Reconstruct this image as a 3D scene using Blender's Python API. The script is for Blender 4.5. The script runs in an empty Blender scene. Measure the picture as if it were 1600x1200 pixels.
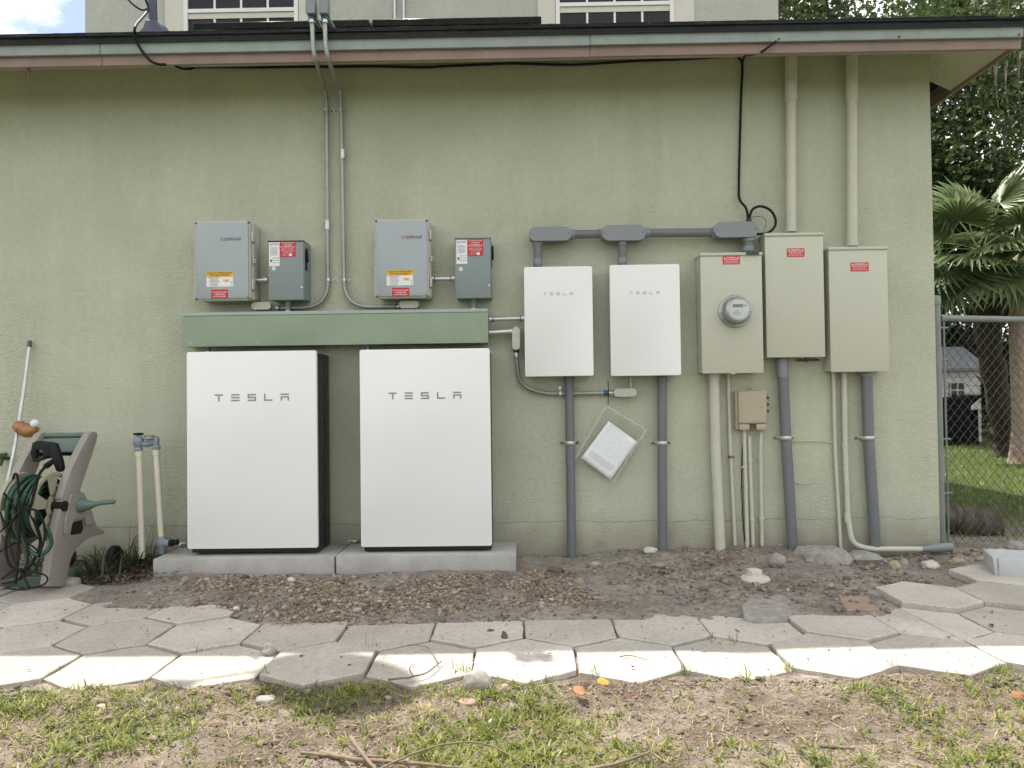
import bpy, bmesh, math, random
import numpy as np
from mathutils import Vector, Matrix, noise as mnoise
random.seed(7); RNG = np.random.default_rng(7)
SC = bpy.context.scene; COL = SC.collection
rad = math.radians

# ------------------------------------------------------------------ camera
F_PX = 1180.0                                    # focal length in pixels of the 1600 px wide photograph
CAM = Vector((0.0, -4.68, 0.985))
CR = Matrix.Rotation(rad(.73), 3, 'Z') @ Matrix.Rotation(rad(90 + 1.07), 3, 'X') @ Matrix.Rotation(rad(-.72), 3, 'Z')
cd = bpy.data.cameras.new('camera'); co = bpy.data.objects.new('camera', cd); COL.objects.link(co)
cd.sensor_fit = 'HORIZONTAL'; cd.sensor_width = 36.0; cd.lens = 36.0 * F_PX / 1600.0
cd.clip_start = .05; cd.clip_end = 500
co.matrix_world = Matrix.Translation(CAM) @ CR.to_4x4()
SC.camera = co

# ------------------------------------------------------------------ light
SUN = Vector((-.36, .411, 1.0)).normalized()      # towards the sun: high, behind the house and to its left
wd = bpy.data.worlds.new('World'); SC.world = wd; wd.use_nodes = True
wn = wd.node_tree.nodes; wl = wd.node_tree.links; wn.clear()
w_out = wn.new('ShaderNodeOutputWorld'); w_bg = wn.new('ShaderNodeBackground')
sky = wn.new('ShaderNodeTexSky'); sky.sky_type = 'NISHITA'; sky.sun_disc = False
sky.sun_elevation = math.asin(SUN.z); sky.sun_rotation = math.atan2(SUN.x, SUN.y)
sky.air_density = 1.0; sky.dust_density = 1.4; sky.ozone_density = 1.2
tc = wn.new('ShaderNodeTexCoord'); sep = wn.new('ShaderNodeSeparateXYZ'); wl.new(tc.outputs['Generated'], sep.inputs[0])
ad = wn.new('ShaderNodeMath'); ad.operation = 'ADD'; ad.inputs[1].default_value = .28; wl.new(sep.outputs[2], ad.inputs[0])
dv = wn.new('ShaderNodeVectorMath'); dv.operation = 'DIVIDE'; cmb = wn.new('ShaderNodeCombineXYZ')
for k in range(3): wl.new(ad.outputs[0], cmb.inputs[k])
wl.new(tc.outputs['Generated'], dv.inputs[0]); wl.new(cmb.outputs[0], dv.inputs[1])
cn = wn.new('ShaderNodeTexNoise'); cn.inputs['Scale'].default_value = 2.6; cn.inputs['Detail'].default_value = 9; cn.inputs['Roughness'].default_value = .58
wl.new(dv.outputs[0], cn.inputs['Vector'])
cr = wn.new('ShaderNodeValToRGB'); cr.color_ramp.elements[0].position = .37; cr.color_ramp.elements[1].position = .49
wl.new(cn.outputs['Fac'], cr.inputs[0])
mx = wn.new('ShaderNodeMixRGB'); mx.inputs[2].default_value = (10.2, 10.15, 10.0, 1)
wl.new(cr.outputs[0], mx.inputs[0]); wl.new(sky.outputs[0], mx.inputs[1]); wl.new(mx.outputs[0], w_bg.inputs[0])
w_bg.inputs[1].default_value = .095
wl.new(w_bg.outputs[0], w_out.inputs[0])
sd = bpy.data.lights.new('sun', 'SUN'); sd.energy = 4.4; sd.angle = rad(.55); sd.color = (1, .955, .88)
so = bpy.data.objects.new('sun', sd); COL.objects.link(so)
so.rotation_euler = (-SUN).to_track_quat('-Z', 'Y').to_euler(); so.location = (-4, 5, 12)
SC.view_settings.view_transform = 'Standard'; SC.view_settings.look = 'None'
SC.view_settings.exposure = .86; SC.view_settings.gamma = 1.0; SC.view_settings.use_curve_mapping = False
SC.cycles.use_denoising = True; SC.cycles.use_adaptive_sampling = True; SC.cycles.adaptive_threshold = .02
SC.cycles.max_bounces = 6; SC.cycles.diffuse_bounces = 4; SC.cycles.glossy_bounces = 3; SC.cycles.transparent_max_bounces = 24
SC.cycles.sample_clamp_indirect = 6.0

# ------------------------------------------------------------------ photo measurements -> places
def ray(px, py): return CR @ Vector(((px - 800) / F_PX, -(py - 600) / F_PX, -1))
def onY(px, py, Y):
    d = ray(px, py); return CAM + d * ((Y - CAM.y) / d.y)
def onZ(px, py, Z):
    d = ray(px, py); return CAM + d * ((Z - CAM.z) / d.z)
def onX(px, py, X):
    d = ray(px, py); return CAM + d * ((X - CAM.x) / d.x)
def scl(Y): return F_PX / (Y - CAM.y)            # pixels per metre at depth Y
def rect(x0, y0, x1, y1, Y):
    c = onY((x0 + x1) / 2, (y0 + y1) / 2, Y); s = scl(Y)
    return c, (x1 - x0) / s, (y1 - y0) / s

# ------------------------------------------------------------------ materials
M = {}
def nd(nt, t, **kw):
    n = nt.nodes.new(t)
    for k, v in kw.items():
        if k in n.inputs: n.inputs[k].default_value = v
        else: setattr(n, k, v)
    return n
def base_mat(name):
    m = bpy.data.materials.new(name); m.use_nodes = True; nt = m.node_tree
    b = nt.nodes['Principled BSDF']; M[name] = m
    return m, nt, b
def mul(nt, a, f, col=True):
    x = nt.nodes.new('ShaderNodeMixRGB'); x.blend_type = 'MULTIPLY'; x.inputs[0].default_value = 1
    nt.links.new(a, x.inputs[1]); nt.links.new(f, x.inputs[2]); return x.outputs[0]
def ramp(nt, src, stops):
    r = nt.nodes.new('ShaderNodeValToRGB'); e = r.color_ramp.elements
    while len(e) < len(stops): e.new(.5)
    for i, (p, c) in enumerate(stops):
        e[i].position = p; e[i].color = (c, c, c, 1) if isinstance(c, (int, float)) else (*c, 1)
    nt.links.new(src, r.inputs[0]); return r.outputs[0]
def noise_n(nt, vec, scale, detail=4, rough=.55):
    n = nd(nt, 'ShaderNodeTexNoise'); n.inputs['Scale'].default_value = scale; n.inputs['Detail'].default_value = detail
    n.inputs['Roughness'].default_value = rough; nt.links.new(vec, n.inputs['Vector']); return n.outputs['Fac']
def bump_to(nt, b, h, strength, dist):
    bp = nd(nt, 'ShaderNodeBump'); bp.inputs['Strength'].default_value = strength; bp.inputs['Distance'].default_value = dist
    nt.links.new(h, bp.inputs['Height']); nt.links.new(bp.outputs[0], b.inputs['Normal']); return bp
def mixc(nt, f, a, bcol):
    x = nt.nodes.new('ShaderNodeMixRGB')
    for i, v in ((0, f), (1, a), (2, bcol)):
        if isinstance(v, tuple): x.inputs[i].default_value = (*v, 1)
        elif isinstance(v, (int, float)): x.inputs[i].default_value = v
        else: nt.links.new(v, x.inputs[i])
    return x.outputs[0]
def mat(name, col, rough=.55, metal=0, var=.1, scale=7, bump=0, bscale=90, dirt=0, dirtcol=(.16, .13, .1), dscale=5, spec=.5, rand=0):
    """painted / plain surface: colour with uneven tone, optional soiling blotches and fine relief"""
    m, nt, b = base_mat(name)
    t = nd(nt, 'ShaderNodeTexCoord'); v = t.outputs['Object']
    f = ramp(nt, noise_n(nt, v, scale, 5), [(.25, 1 - var), (.75, 1 + var * .6)])
    rgb = nd(nt, 'ShaderNodeRGB'); rgb.outputs[0].default_value = (*col, 1)
    c = mul(nt, rgb.outputs[0], f)
    if rand:
        oi = nd(nt, 'ShaderNodeObjectInfo'); c = mul(nt, c, ramp(nt, oi.outputs['Random'], [(0, 1 - rand), (1, 1 + rand)]))
    if dirt:
        d = ramp(nt, noise_n(nt, v, dscale, 8, .7), [(.5, 0), (.78, dirt)])
        c = mixc(nt, d, c, dirtcol)
    nt.links.new(c, b.inputs['Base Color'])
    r = ramp(nt, noise_n(nt, v, scale * 2.3, 4), [(.3, max(0, rough - .07)), (.7, min(1, rough + .09))])
    nt.links.new(r, b.inputs['Roughness'])
    b.inputs['Metallic'].default_value = metal; b.inputs['Specular IOR Level'].default_value = spec
    if bump: bump_to(nt, b, noise_n(nt, v, bscale, 3), .6, bump)
    return m
def tint_mat(name, stops, rough=.6, trans=0, bump=0, bscale=120, spec=.4):
    """colour chosen per face by the 'tint' attribute: leaves, blades, pebbles"""
    m, nt, b = base_mat(name)
    a = nd(nt, 'ShaderNodeAttribute', attribute_name='tint')
    c = ramp(nt, a.outputs['Fac'], stops)
    t = nd(nt, 'ShaderNodeTexCoord')
    c = mul(nt, c, ramp(nt, noise_n(nt, t.outputs['Object'], 40, 3), [(.3, .82), (.7, 1.12)]))
    nt.links.new(c, b.inputs['Base Color']); b.inputs['Roughness'].default_value = rough
    b.inputs['Specular IOR Level'].default_value = spec
    if bump: bump_to(nt, b, noise_n(nt, t.outputs['Object'], bscale, 3), .7, bump)
    if trans:
        tr = nd(nt, 'ShaderNodeBsdfTranslucent'); nt.links.new(c, tr.inputs['Color'])
        ms = nd(nt, 'ShaderNodeMixShader'); ms.inputs[0].default_value = trans
        o = nt.nodes['Material Output']
        nt.links.new(b.outputs[0], ms.inputs[1]); nt.links.new(tr.outputs[0], ms.inputs[2]); nt.links.new(ms.outputs[0], o.inputs['Surface'])
    return m

def stucco(name, col, relief, crack=False):
    m, nt, b = base_mat(name)
    t = nd(nt, 'ShaderNodeTexCoord'); v = t.outputs['Object']
    n1 = noise_n(nt, v, 2.1, 6, .6); n2 = noise_n(nt, v, 28, 4); n3 = noise_n(nt, v, 95, 3)
    mp = nd(nt, 'ShaderNodeMapping'); mp.inputs['Scale'].default_value = (9, 9, .8); nt.links.new(v, mp.inputs[0])
    streak = noise_n(nt, mp.outputs[0], 1.0, 5, .6)
    c = mixc(nt, ramp(nt, n1, [(.3, 0), (.75, 1)]), tuple(k * .92 for k in col), tuple(min(1, k * 1.04) for k in col))
    c = mul(nt, c, ramp(nt, streak, [(.3, .945), (.7, 1.02)]))
    c = mul(nt, c, ramp(nt, n2, [(.3, .94), (.7, 1.03)]))
    c = mixc(nt, ramp(nt, noise_n(nt, v, 75, 2, .5), [(.70, 0), (.76, .55)]), c, tuple(k * .35 for k in col))
    if crack:
        s = nd(nt, 'ShaderNodeSeparateXYZ'); nt.links.new(v, s.inputs[0])
        # splashed soil on the lowest courses, and one wandering hairline crack
        add = nd(nt, 'ShaderNodeMath', operation='MULTIPLY_ADD'); nt.links.new(noise_n(nt, v, 7, 8, .7), add.inputs[0]); add.inputs[1].default_value = -.34; nt.links.new(s.outputs[2], add.inputs[2])
        soil = ramp(nt, add.outputs[0], [(0.0, 0), (.02, 0)])
        mr = nd(nt, 'ShaderNodeMapRange'); mr.inputs['From Min'].default_value = -.15; mr.inputs['From Max'].default_value = .12
        mr.inputs['To Min'].default_value = .65; mr.inputs['To Max'].default_value = 0; nt.links.new(add.outputs[0], mr.inputs['Value'])
        c = mixc(nt, mr.outputs[0], c, (.17, .145, .115))
        ck = nd(nt, 'ShaderNodeMath', operation='MULTIPLY_ADD'); nt.links.new(noise_n(nt, v, 3.5, 9, .72), ck.inputs[0]); ck.inputs[1].default_value = .09; nt.links.new(s.outputs[2], ck.inputs[2])
        cmpn = nd(nt, 'ShaderNodeMath', operation='COMPARE'); nt.links.new(ck.outputs[0], cmpn.inputs[0]); cmpn.inputs[1].default_value = .263; cmpn.inputs[2].default_value = .0012
        c = mixc(nt, cmpn.outputs[0], c, (.14, .14, .1))
    nt.links.new(c, b.inputs['Base Color']); b.inputs['Roughness'].default_value = .78; b.inputs['Specular IOR Level'].default_value = .3
    # trowelled relief: flattened lumps over fine sand
    mp2 = nd(nt, 'ShaderNodeMapping'); mp2.inputs['Scale'].default_value = (1, 1, 1.5); nt.links.new(v, mp2.inputs[0])
    lump = ramp(nt, noise_n(nt, mp2.outputs[0], 52, 4, .6), [(.38, 0), (.52, .7), (.75, 1)])
    patch = ramp(nt, noise_n(nt, v, 1.7, 3), [(.38, .25), (.62, 1)])
    lump = mul(nt, lump, patch)
    h = mixc(nt, .22, lump, n3)
    bump_to(nt, b, h, .9, relief)
    return m
stucco('wall_sage', (.465, .481, .372), .0042, True)
stucco('soffit_sage', (.45, .455, .32), .001)
stucco('upper_sage', (.47, .475, .415), .004)
mat('fascia_teal', (.25, .295, .272), .5, var=.16, scale=5, bump=.0012, bscale=40, dirt=.5, dirtcol=(.1, .13, .12), dscale=9)
mat('trim_brown', (.245, .165, .135), .55, var=.18, scale=6, bump=.001, bscale=40, dirt=.4, dirtcol=(.16, .12, .1), dscale=8)
mat('shingle', (.022, .024, .028), .9, var=.35, scale=60, bump=.003, bscale=200, rand=.3)
mat('trim_cream', (.60, .57, .48), .5, var=.05)
mat('window_white', (.75, .75, .73), .4, var=.05)
mat('dark_void', (.012, .012, .012), .9)
m_, nt_, b_ = base_mat('batt_white'); b_.inputs['Base Color'].default_value = (.765, .775, .77, 1); b_.inputs['Roughness'].default_value = .24
mat('batt_black', (.012, .012, .014), .4, var=.2)
mat('logo_grey', (.24, .25, .235), .35, metal=.3)
mat('logo_pale', (.42, .43, .42), .35, metal=.3)
mat('steel_grey', (.205, .245, .25), .42, var=.06, scale=4)
mat('lid_grey', (.32, .36, .38), .34, var=.05, scale=4)
mat('box_bone', (.46, .455, .40), .5, var=.06)
mat('clear_dark', (.08, .1, .12), .25)
mat('wireway_green', (.245, .305, .215), .42, var=.1, scale=5, dirt=.25, dirtcol=(.36, .4, .33), dscale=4)
mat('wireway_lip', (.33, .385, .36), .4, var=.08)
mat('emt', (.52, .53, .53), .33, metal=.85, var=.12, scale=30)
mat('emt_dull', (.34, .35, .32), .45, metal=.6, var=.15, scale=30)
mat('cast_fitting', (.47, .47, .41), .45, metal=.35, var=.1, scale=30, bump=.0006)
mat('blue_ring', (.015, .10, .19), .4)
mat('pvc_grey', (.135, .147, .157), .48, var=.08, scale=9, dirt=.3, dirtcol=(.25, .24, .22))
mat('pvc_light', (.205, .222, .236), .45, var=.06, scale=9)
mat('strap_zinc', (.55, .56, .47), .33, metal=.35, var=.12)
mat('panel_beige', (.48, .485, .395), .45, var=.05, scale=3, dirt=.2, dirtcol=(.3, .27, .2), dscale=6)
mat('pipe_beige', (.49, .49, .40), .55, var=.08, scale=12, dirt=.3, dirtcol=(.3, .28, .23))
mat('tan_box', (.385, .34, .25), .5, var=.07, scale=6, dirt=.3, dirtcol=(.25, .2, .14))
mat('label_red', (.50, .012, .02), .45, var=.04)
mat('label_red_faded', (.55, .045, .05), .5, var=.06)
mat('label_white', (.72, .73, .74), .5, var=.02)
mat('label_yellow', (.72, .40, .012), .5, var=.04)
mat('ink_black', (.02, .02, .022), .5); mat('ink_white', (.8, .78, .78), .5); mat('ink_blue', (.015, .05, .25), .5)
mat('ink_orange', (.62, .13, .03), .5); mat('ink_grey', (.07, .075, .085), .5); mat('ink_faint', (.66, .66, .73), .5); mat('ink_green', (.05, .2, .08), .5)
mat('cable_black', (.007, .007, .008), .6, var=.2, spec=.25); mat('cable_white', (.5, .48, .4), .5)
mat('wire_green', (.03, .14, .05), .4); mat('zip_black', (.01, .01, .01), .45)
mat('paper', (.88, .88, .93), .6, var=.03)
mat('slab_concrete', (.40, .395, .375), .85, var=.2, scale=9, bump=.002, bscale=110, dirt=.55, dirtcol=(.25, .245, .23), dscale=5)
mat('brick_tile', (.31, .22, .165), .9, var=.2, scale=14, bump=.003, dirt=.7, dirtcol=(.24, .2, .165))
mat('rock_pale', (.52, .49, .43), .85, var=.2, scale=16, bump=.003, bscale=60, dirt=.4, dirtcol=(.3, .26, .2))
mat('rock_grey', (.30, .285, .255), .9, var=.4, scale=24, bump=.006, bscale=45, dirt=.4, dirtcol=(.2, .17, .14))
mat('rock_tan', (.34, .27, .19), .75, var=.25, scale=14, bump=.002, bscale=60, rand=.25)
mat('plastic_taupe', (.28, .255, .228), .5, var=.12, scale=6, dirt=.45, dirtcol=(.2, .17, .14))
mat('plastic_green', (.095, .15, .125), .5, var=.1, scale=6, dirt=.2)
mat('plastic_cream', (.33, .32, .23), .5, var=.07, dirt=.3)
mat('hose_green', (.013, .062, .037), .4, var=.25, scale=20, dirt=.25, dirtcol=(.1, .12, .08))
mat('hose_olive', (.055, .07, .03), .5, var=.2)
mat('rubber_black', (.009, .009, .010), .6, var=.2, spec=.3)
mat('pole_alu', (.56, .57, .56), .35, metal=.6, var=.12, scale=20)
mat('tape_brown', (.33, .16, .065), .4, var=.3, scale=25, bump=.003, bscale=50)
mat('pvc_cream', (.62, .59, .47), .4, var=.07, scale=10, dirt=.25, dirtcol=(.4, .35, .25))
mat('valve_blue', (.20, .235, .275), .45, var=.12, scale=15, dirt=.25, dirtcol=(.25, .24, .22))
mat('galv', (.20, .225, .21), .5, metal=.3, var=.15, scale=10, dirt=.3, dirtcol=(.2, .25, .2))
mat('fence_wire', (.085, .09, .08), .55, metal=.4, var=.2)
mat('solar_black', (.012, .013, .018), .25, var=.1)
mat('mast_blue', (.06, .075, .11), .5, var=.12, scale=10)
mat('dish_grey', (.30, .31, .33), .5)
mat('bulb_white', (.75, .75, .75), .2)
mat('shed_white', (.50, .50, .47), .6, var=.08); mat('shed_roof', (.20, .205, .225), .85, var=.25, scale=30, bump=.004, bscale=80)
mat('tarp_black', (.006, .006, .007), .9, spec=.15)
mat('bark_light', (.34, .26, .19), .9, var=.35, scale=22, bump=.02, bscale=22, dirt=.6, dirtcol=(.12, .1, .075), dscale=9)
mat('bark_dark', (.05, .038, .027), .95, var=.4, scale=12, bump=.03, bscale=14)
mat('log_wood', (.115, .10, .08), .9, var=.4, scale=14, bump=.015, bscale=20)
mat('stick_wood', (.20, .15, .10), .85, var=.3, scale=30, bump=.002)
mat('leaf_yellow', (.46, .27, .04), .7, var=.3, scale=60); mat('leaf_orange', (.29, .13, .045), .7, var=.35, scale=60); mat('leaf_red', (.17, .055, .04), .7, var=.3, scale=60)
mat('cap_white', (.55, .53, .46), .6, var=.12, dirt=.4)
mat('tray_white', (.46, .48, .49), .45, var=.1, dirt=.35, dirtcol=(.35, .38, .38))
mat('nail_rust', (.16, .09, .06), .8)
mat('lcd', (.12, .14, .10), .25); mat('meter_face', (.60, .62, .60), .4); mat('meter_ring', (.45, .46, .46), .3, metal=.8)
tint_mat('oak_leaf', [(0, (.020, .036, .012)), (.45, (.045, .075, .022)), (.8, (.10, .135, .04)), (1, (.2, .22, .07))], .42, .42)
tint_mat('palm_leaf', [(0, (.05, .09, .03)), (.6, (.13, .18, .075)), (1, (.3, .34, .17))], .4, .3)
tint_mat('shrub_leaf', [(0, (.02, .035, .015)), (1, (.07, .1, .035))], .45, .25)
tint_mat('grass_blade', [(0, (.085, .13, .02)), (.4, (.17, .225, .03)), (.7, (.28, .30, .06)), (1, (.46, .40, .2))], .5, .4)
tint_mat('lawn_blade', [(0, (.09, .16, .02)), (.6, (.16, .26, .03)), (1, (.25, .32, .05))], .5, .35)
tint_mat('thatch_blade', [(0, (.13, .09, .055)), (.5, (.30, .22, .13)), (1, (.48, .39, .25))], .8, .1)
tint_mat('litter_leaf', [(0, (.035, .027, .02)), (.6, (.10, .072, .05)), (1, (.21, .16, .11))], .8, .1)
tint_mat('pebble', [(0, (.06, .05, .045)), (.3, (.19, .145, .10)), (.55, (.29, .225, .155)), (.78, (.36, .32, .27)), (.93, (.52, .48, .42)), (1, (.26, .11, .06))], .7, 0, .002, 150)
tint_mat('clod', [(0, (.13, .105, .085)), (1, (.30, .25, .205))], .95, 0, .003, 120)
tint_mat('moss', [(0, (.12, .115, .09)), (1, (.24, .22, .17))], .9, .2)

def glass_pane():
    m, nt, b = base_mat('window_glass')
    b.inputs['Base Color'].default_value = (.012, .015, .022, 1); b.inputs['Roughness'].default_value = .03
    b.inputs['Specular IOR Level'].default_value = .22
    t = nd(nt, 'ShaderNodeTexCoord'); bump_to(nt, b, noise_n(nt, t.outputs['Object'], 1.5, 2), .25, .01)
glass_pane()
def clear(name, col, rough, mixf):
    m, nt, b = base_mat(name)
    b.inputs['Base Color'].default_value = (*col, 1); b.inputs['Roughness'].default_value = rough
    tr = nd(nt, 'ShaderNodeBsdfTransparent'); tr.inputs[0].default_value = (.95, .96, .95, 1)
    lw = nd(nt, 'ShaderNodeLayerWeight'); lw.inputs[0].default_value = .3
    t = nd(nt, 'ShaderNodeTexCoord')
    f = ramp(nt, lw.outputs['Facing'], [(0, mixf), (1, min(1, mixf + .45))])
    ms = nd(nt, 'ShaderNodeMixShader'); nt.links.new(f, ms.inputs[0]); nt.links.new(tr.outputs[0], ms.inputs[1]); nt.links.new(b.outputs[0], ms.inputs[2])
    nt.links.new(ms.outputs[0], nt.nodes['Material Output'].inputs['Surface'])
clear('bag_plastic', (.75, .78, .75), .15, .03); clear('meter_glass', (.7, .75, .75), .04, .16)
clear('bag_seam', (.8, .83, .8), .2, .14)

def paver_mat():
    m, nt, b = base_mat('paver')
    g = nd(nt, 'ShaderNodeNewGeometry'); v = g.outputs['Position']; oi = nd(nt, 'ShaderNodeObjectInfo')
    big = noise_n(nt, v, 4.5, 6, .65); spk = noise_n(nt, v, 260, 2, .6); mid = noise_n(nt, v, 45, 5, .7)
    c = mixc(nt, ramp(nt, big, [(.32, 0), (.68, 1)]), (.43, .395, .35), (.56, .515, .46))
    c = mul(nt, c, ramp(nt, oi.outputs['Random'], [(0, .82), (1, 1.08)]))
    c = mul(nt, c, ramp(nt, spk, [(.3, .72), (.5, 1.0), (.72, 1.16)])); c = mul(nt, c, ramp(nt, mid, [(.3, .84), (.6, 1.04)]))
    st = ramp(nt, noise_n(nt, v, 9, 9, .75), [(.52, 0), (.72, .6)]); c = mixc(nt, st, c, (.27, .23, .185))
    nt.links.new(c, b.inputs['Base Color']); b.inputs['Roughness'].default_value = .93; b.inputs['Specular IOR Level'].default_value = .2
    bump_to(nt, b, mixc(nt, .5, spk, mid), .8, .003)
paver_mat()
def ground_mat():
    m, nt, b = base_mat('soil')
    g = nd(nt, 'ShaderNodeNewGeometry'); v = g.outputs['Position']
    s = nd(nt, 'ShaderNodeSeparateXYZ'); nt.links.new(v, s.inputs[0])
    n1 = noise_n(nt, v, 3.2, 8, .65); n2 = noise_n(nt, v, 30, 6, .7); n3 = noise_n(nt, v, 210, 3, .6)
    dirt = mixc(nt, ramp(nt, n1, [(.35, 0), (.65, 1)]), (.215, .187, .162), (.37, .33, .287))
    lawn = mixc(nt, ramp(nt, n1, [(.38, 0), (.66, 1)]), (.135, .105, .078), (.32, .265, .21))
    edge = nd(nt, 'ShaderNodeMath', operation='MULTIPLY_ADD'); nt.links.new(n1, edge.inputs[0]); edge.inputs[1].default_value = .5; nt.links.new(s.outputs[1], edge.inputs[2])
    f = ramp(nt, nt.nodes[-1].outputs[0], [(0, 0), (1, 1)]) if False else None
    mr = nd(nt, 'ShaderNodeMapRange'); mr.inputs['From Min'].default_value = -1.75; mr.inputs['From Max'].default_value = -1.35
    mr.inputs['To Min'].default_value = 1; mr.inputs['To Max'].default_value = 0; nt.links.new(edge.outputs[0], mr.inputs['Value'])
    c = mixc(nt, mr.outputs[0], dirt, lawn)
    # the back lawn's darker earth
    mb = nd(nt, 'ShaderNodeMapRange'); mb.inputs['From Min'].default_value = .4; mb.inputs['From Max'].default_value = 1.6; nt.links.new(s.outputs[1], mb.inputs['Value'])
    c = mixc(nt, mb.outputs[0], c, (.07, .085, .028))
    mg = nd(nt, 'ShaderNodeMapRange'); mg.inputs['From Min'].default_value = -3.4; mg.inputs['From Max'].default_value = -4.0; nt.links.new(s.outputs[1], mg.inputs['Value'])
    c = mixc(nt, mg.outputs[0], c, (.055, .075, .025))  # unseen lawn towards the camera, darkened to cut light bounced onto the wall
    c = mul(nt, c, ramp(nt, n2, [(.28, .5), (.5, .92), (.75, 1.28)])); c = mul(nt, c, ramp(nt, n3, [(.3, .68), (.7, 1.22)]))
    nt.links.new(c, b.inputs['Base Color']); b.inputs['Roughness'].default_value = .95; b.inputs['Specular IOR Level'].default_value = .15
    h = mixc(nt, .45, n2, n3); bump_to(nt, b, h, 1.0, .012)
ground_mat()

# ------------------------------------------------------------------ mesh helpers
def put(o, kind=None, label=None, cat=None, group=None):
    if kind: o['kind'] = kind
    if label: o['label'] = label
    if cat: o['category'] = cat
    if group: o['group'] = group
    return o
def thing(name, label, cat, loc, group=None):
    o = bpy.data.objects.new(name, None); COL.objects.link(o); o.location = loc; o.empty_display_size = .1
    return put(o, None, label, cat, group)
def root_loc(p):
    while p.parent: p = p.parent
    return p.location
def finish(name, me, m, parent=None, origin=None, smooth=40):
    mm = M[m] if isinstance(m, str) else m
    me.materials.append(mm)
    off = root_loc(parent) if parent else (Vector(origin) if origin is not None else Vector((0, 0, 0)))
    if off.length > 0: me.transform(Matrix.Translation(-off))
    if smooth:
        me.polygons.foreach_set('use_smooth', [True] * len(me.polygons))
        if smooth < 180: me.set_sharp_from_angle(angle=rad(smooth))
    me.update()
    o = bpy.data.objects.new(name, me); COL.objects.link(o)
    if parent: o.parent = parent
    elif origin is not None: o.location = origin
    return o
def obj(name, bm, m, parent=None, origin=None, smooth=40):
    me = bpy.data.meshes.new(name); bmesh.ops.recalc_face_normals(bm, faces=bm.faces[:]); bm.to_mesh(me); bm.free()
    return finish(name, me, m, parent, origin, smooth)
def B(): return bmesh.new()
def merge(bm, tmp, mtx=None):
    me = bpy.data.meshes.new('t'); tmp.to_mesh(me); tmp.free()
    if mtx: me.transform(mtx)
    bm.from_mesh(me); bpy.data.meshes.remove(me); return bm
def box(bm, c, s, bev=0, seg=2, rot=None):
    t = bmesh.new(); bmesh.ops.create_cube(t, size=1.0)
    for v in t.verts: v.co = Vector((v.co.x * s[0], v.co.y * s[1], v.co.z * s[2]))
    if bev: bmesh.ops.bevel(t, geom=t.edges[:], offset=bev, segments=seg, profile=.5, affect='EDGES')
    m = Matrix.Translation(c)
    if rot is not None: m = m @ rot.to_4x4()
    return merge(bm, t, m)
def bx2(bm, x0, x1, y0, y1, z0, z1, bev=0, seg=2):
    return box(bm, Vector(((x0 + x1) / 2, (y0 + y1) / 2, (z0 + z1) / 2)), (abs(x1 - x0), abs(y1 - y0), abs(z1 - z0)), bev, seg)
def tube(bm, pts, r, n=10, closed=False):
    pts = [Vector(p) for p in pts]; N = len(pts); rs = r if isinstance(r, (list, tuple)) else [r] * N
    tang = []
    for i in range(N):
        a = pts[max(0, i - 1)]; b = pts[min(N - 1, i + 1)]; d = b - a
        tang.append(d.normalized() if d.length > 1e-9 else Vector((0, 0, 1)))
    u = tang[0].orthogonal().normalized(); rings = []
    for i in range(N):
        u = u - tang[i] * u.dot(tang[i]); u = u.normalized() if u.length > 1e-6 else tang[i].orthogonal().normalized(); w = tang[i].cross(u)
        rings.append([bm.verts.new(pts[i] + (u * math.cos(2 * math.pi * k / n) + w * math.sin(2 * math.pi * k / n)) * rs[i]) for k in range(n)])
    for i in range(N - 1):
        for k in range(n): bm.faces.new((rings[i][k], rings[i][(k + 1) % n], rings[i + 1][(k + 1) % n], rings[i + 1][k]))
    if not closed:
        bm.faces.new(rings[0][::-1]); bm.faces.new(rings[-1])
    return bm
def lathe(bm, prof, o, axis=(0, 0, 1), n=20, caps=True):
    """prof: (radius, height along axis)"""
    ax = Vector(axis).normalized(); u = ax.orthogonal().normalized(); w = ax.cross(u); o = Vector(o); rings = []
    for r, h in prof:
        if r < 1e-6: rings.append([bm.verts.new(o + ax * h)])
        else: rings.append([bm.verts.new(o + ax * h + (u * math.cos(2 * math.pi * k / n) + w * math.sin(2 * math.pi * k / n)) * r) for k in range(n)])
    for a, b in zip(rings, rings[1:]):
        for k in range(n):
            q = [a[k % len(a)], a[(k + 1) % len(a)], b[(k + 1) % len(b)], b[k % len(b)]]
            q2 = []
            for x in q:
                if x not in q2: q2.append(x)
            if len(q2) >= 3: bm.faces.new(q2)
    if not caps:
        a, b = rings[-1], rings[0]
        for k in range(n): bm.faces.new((a[k], a[(k + 1) % n], b[(k + 1) % n], b[k]))
    else:
        for rg in (rings[0], rings[-1]):
            if len(rg) > 2: bm.faces.new(rg)
    return bm
def prism(bm, poly, d, bev=0, seg=1):
    """closed planar polygon (world points) extruded by vector d"""
    t = bmesh.new(); d = Vector(d)
    a = [t.verts.new(Vector(p)) for p in poly]; b = [t.verts.new(Vector(p) + d) for p in poly]; n = len(a)
    t.faces.new(a); t.faces.new(b[::-1])
    for i in range(n): t.faces.new((a[i], b[i], b[(i + 1) % n], a[(i + 1) % n]))
    bmesh.ops.recalc_face_normals(t, faces=t.faces[:])
    if bev: bmesh.ops.bevel(t, geom=[e for e in t.edges], offset=bev, segments=seg, profile=.5, affect='EDGES')
    return merge(bm, t)
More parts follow.
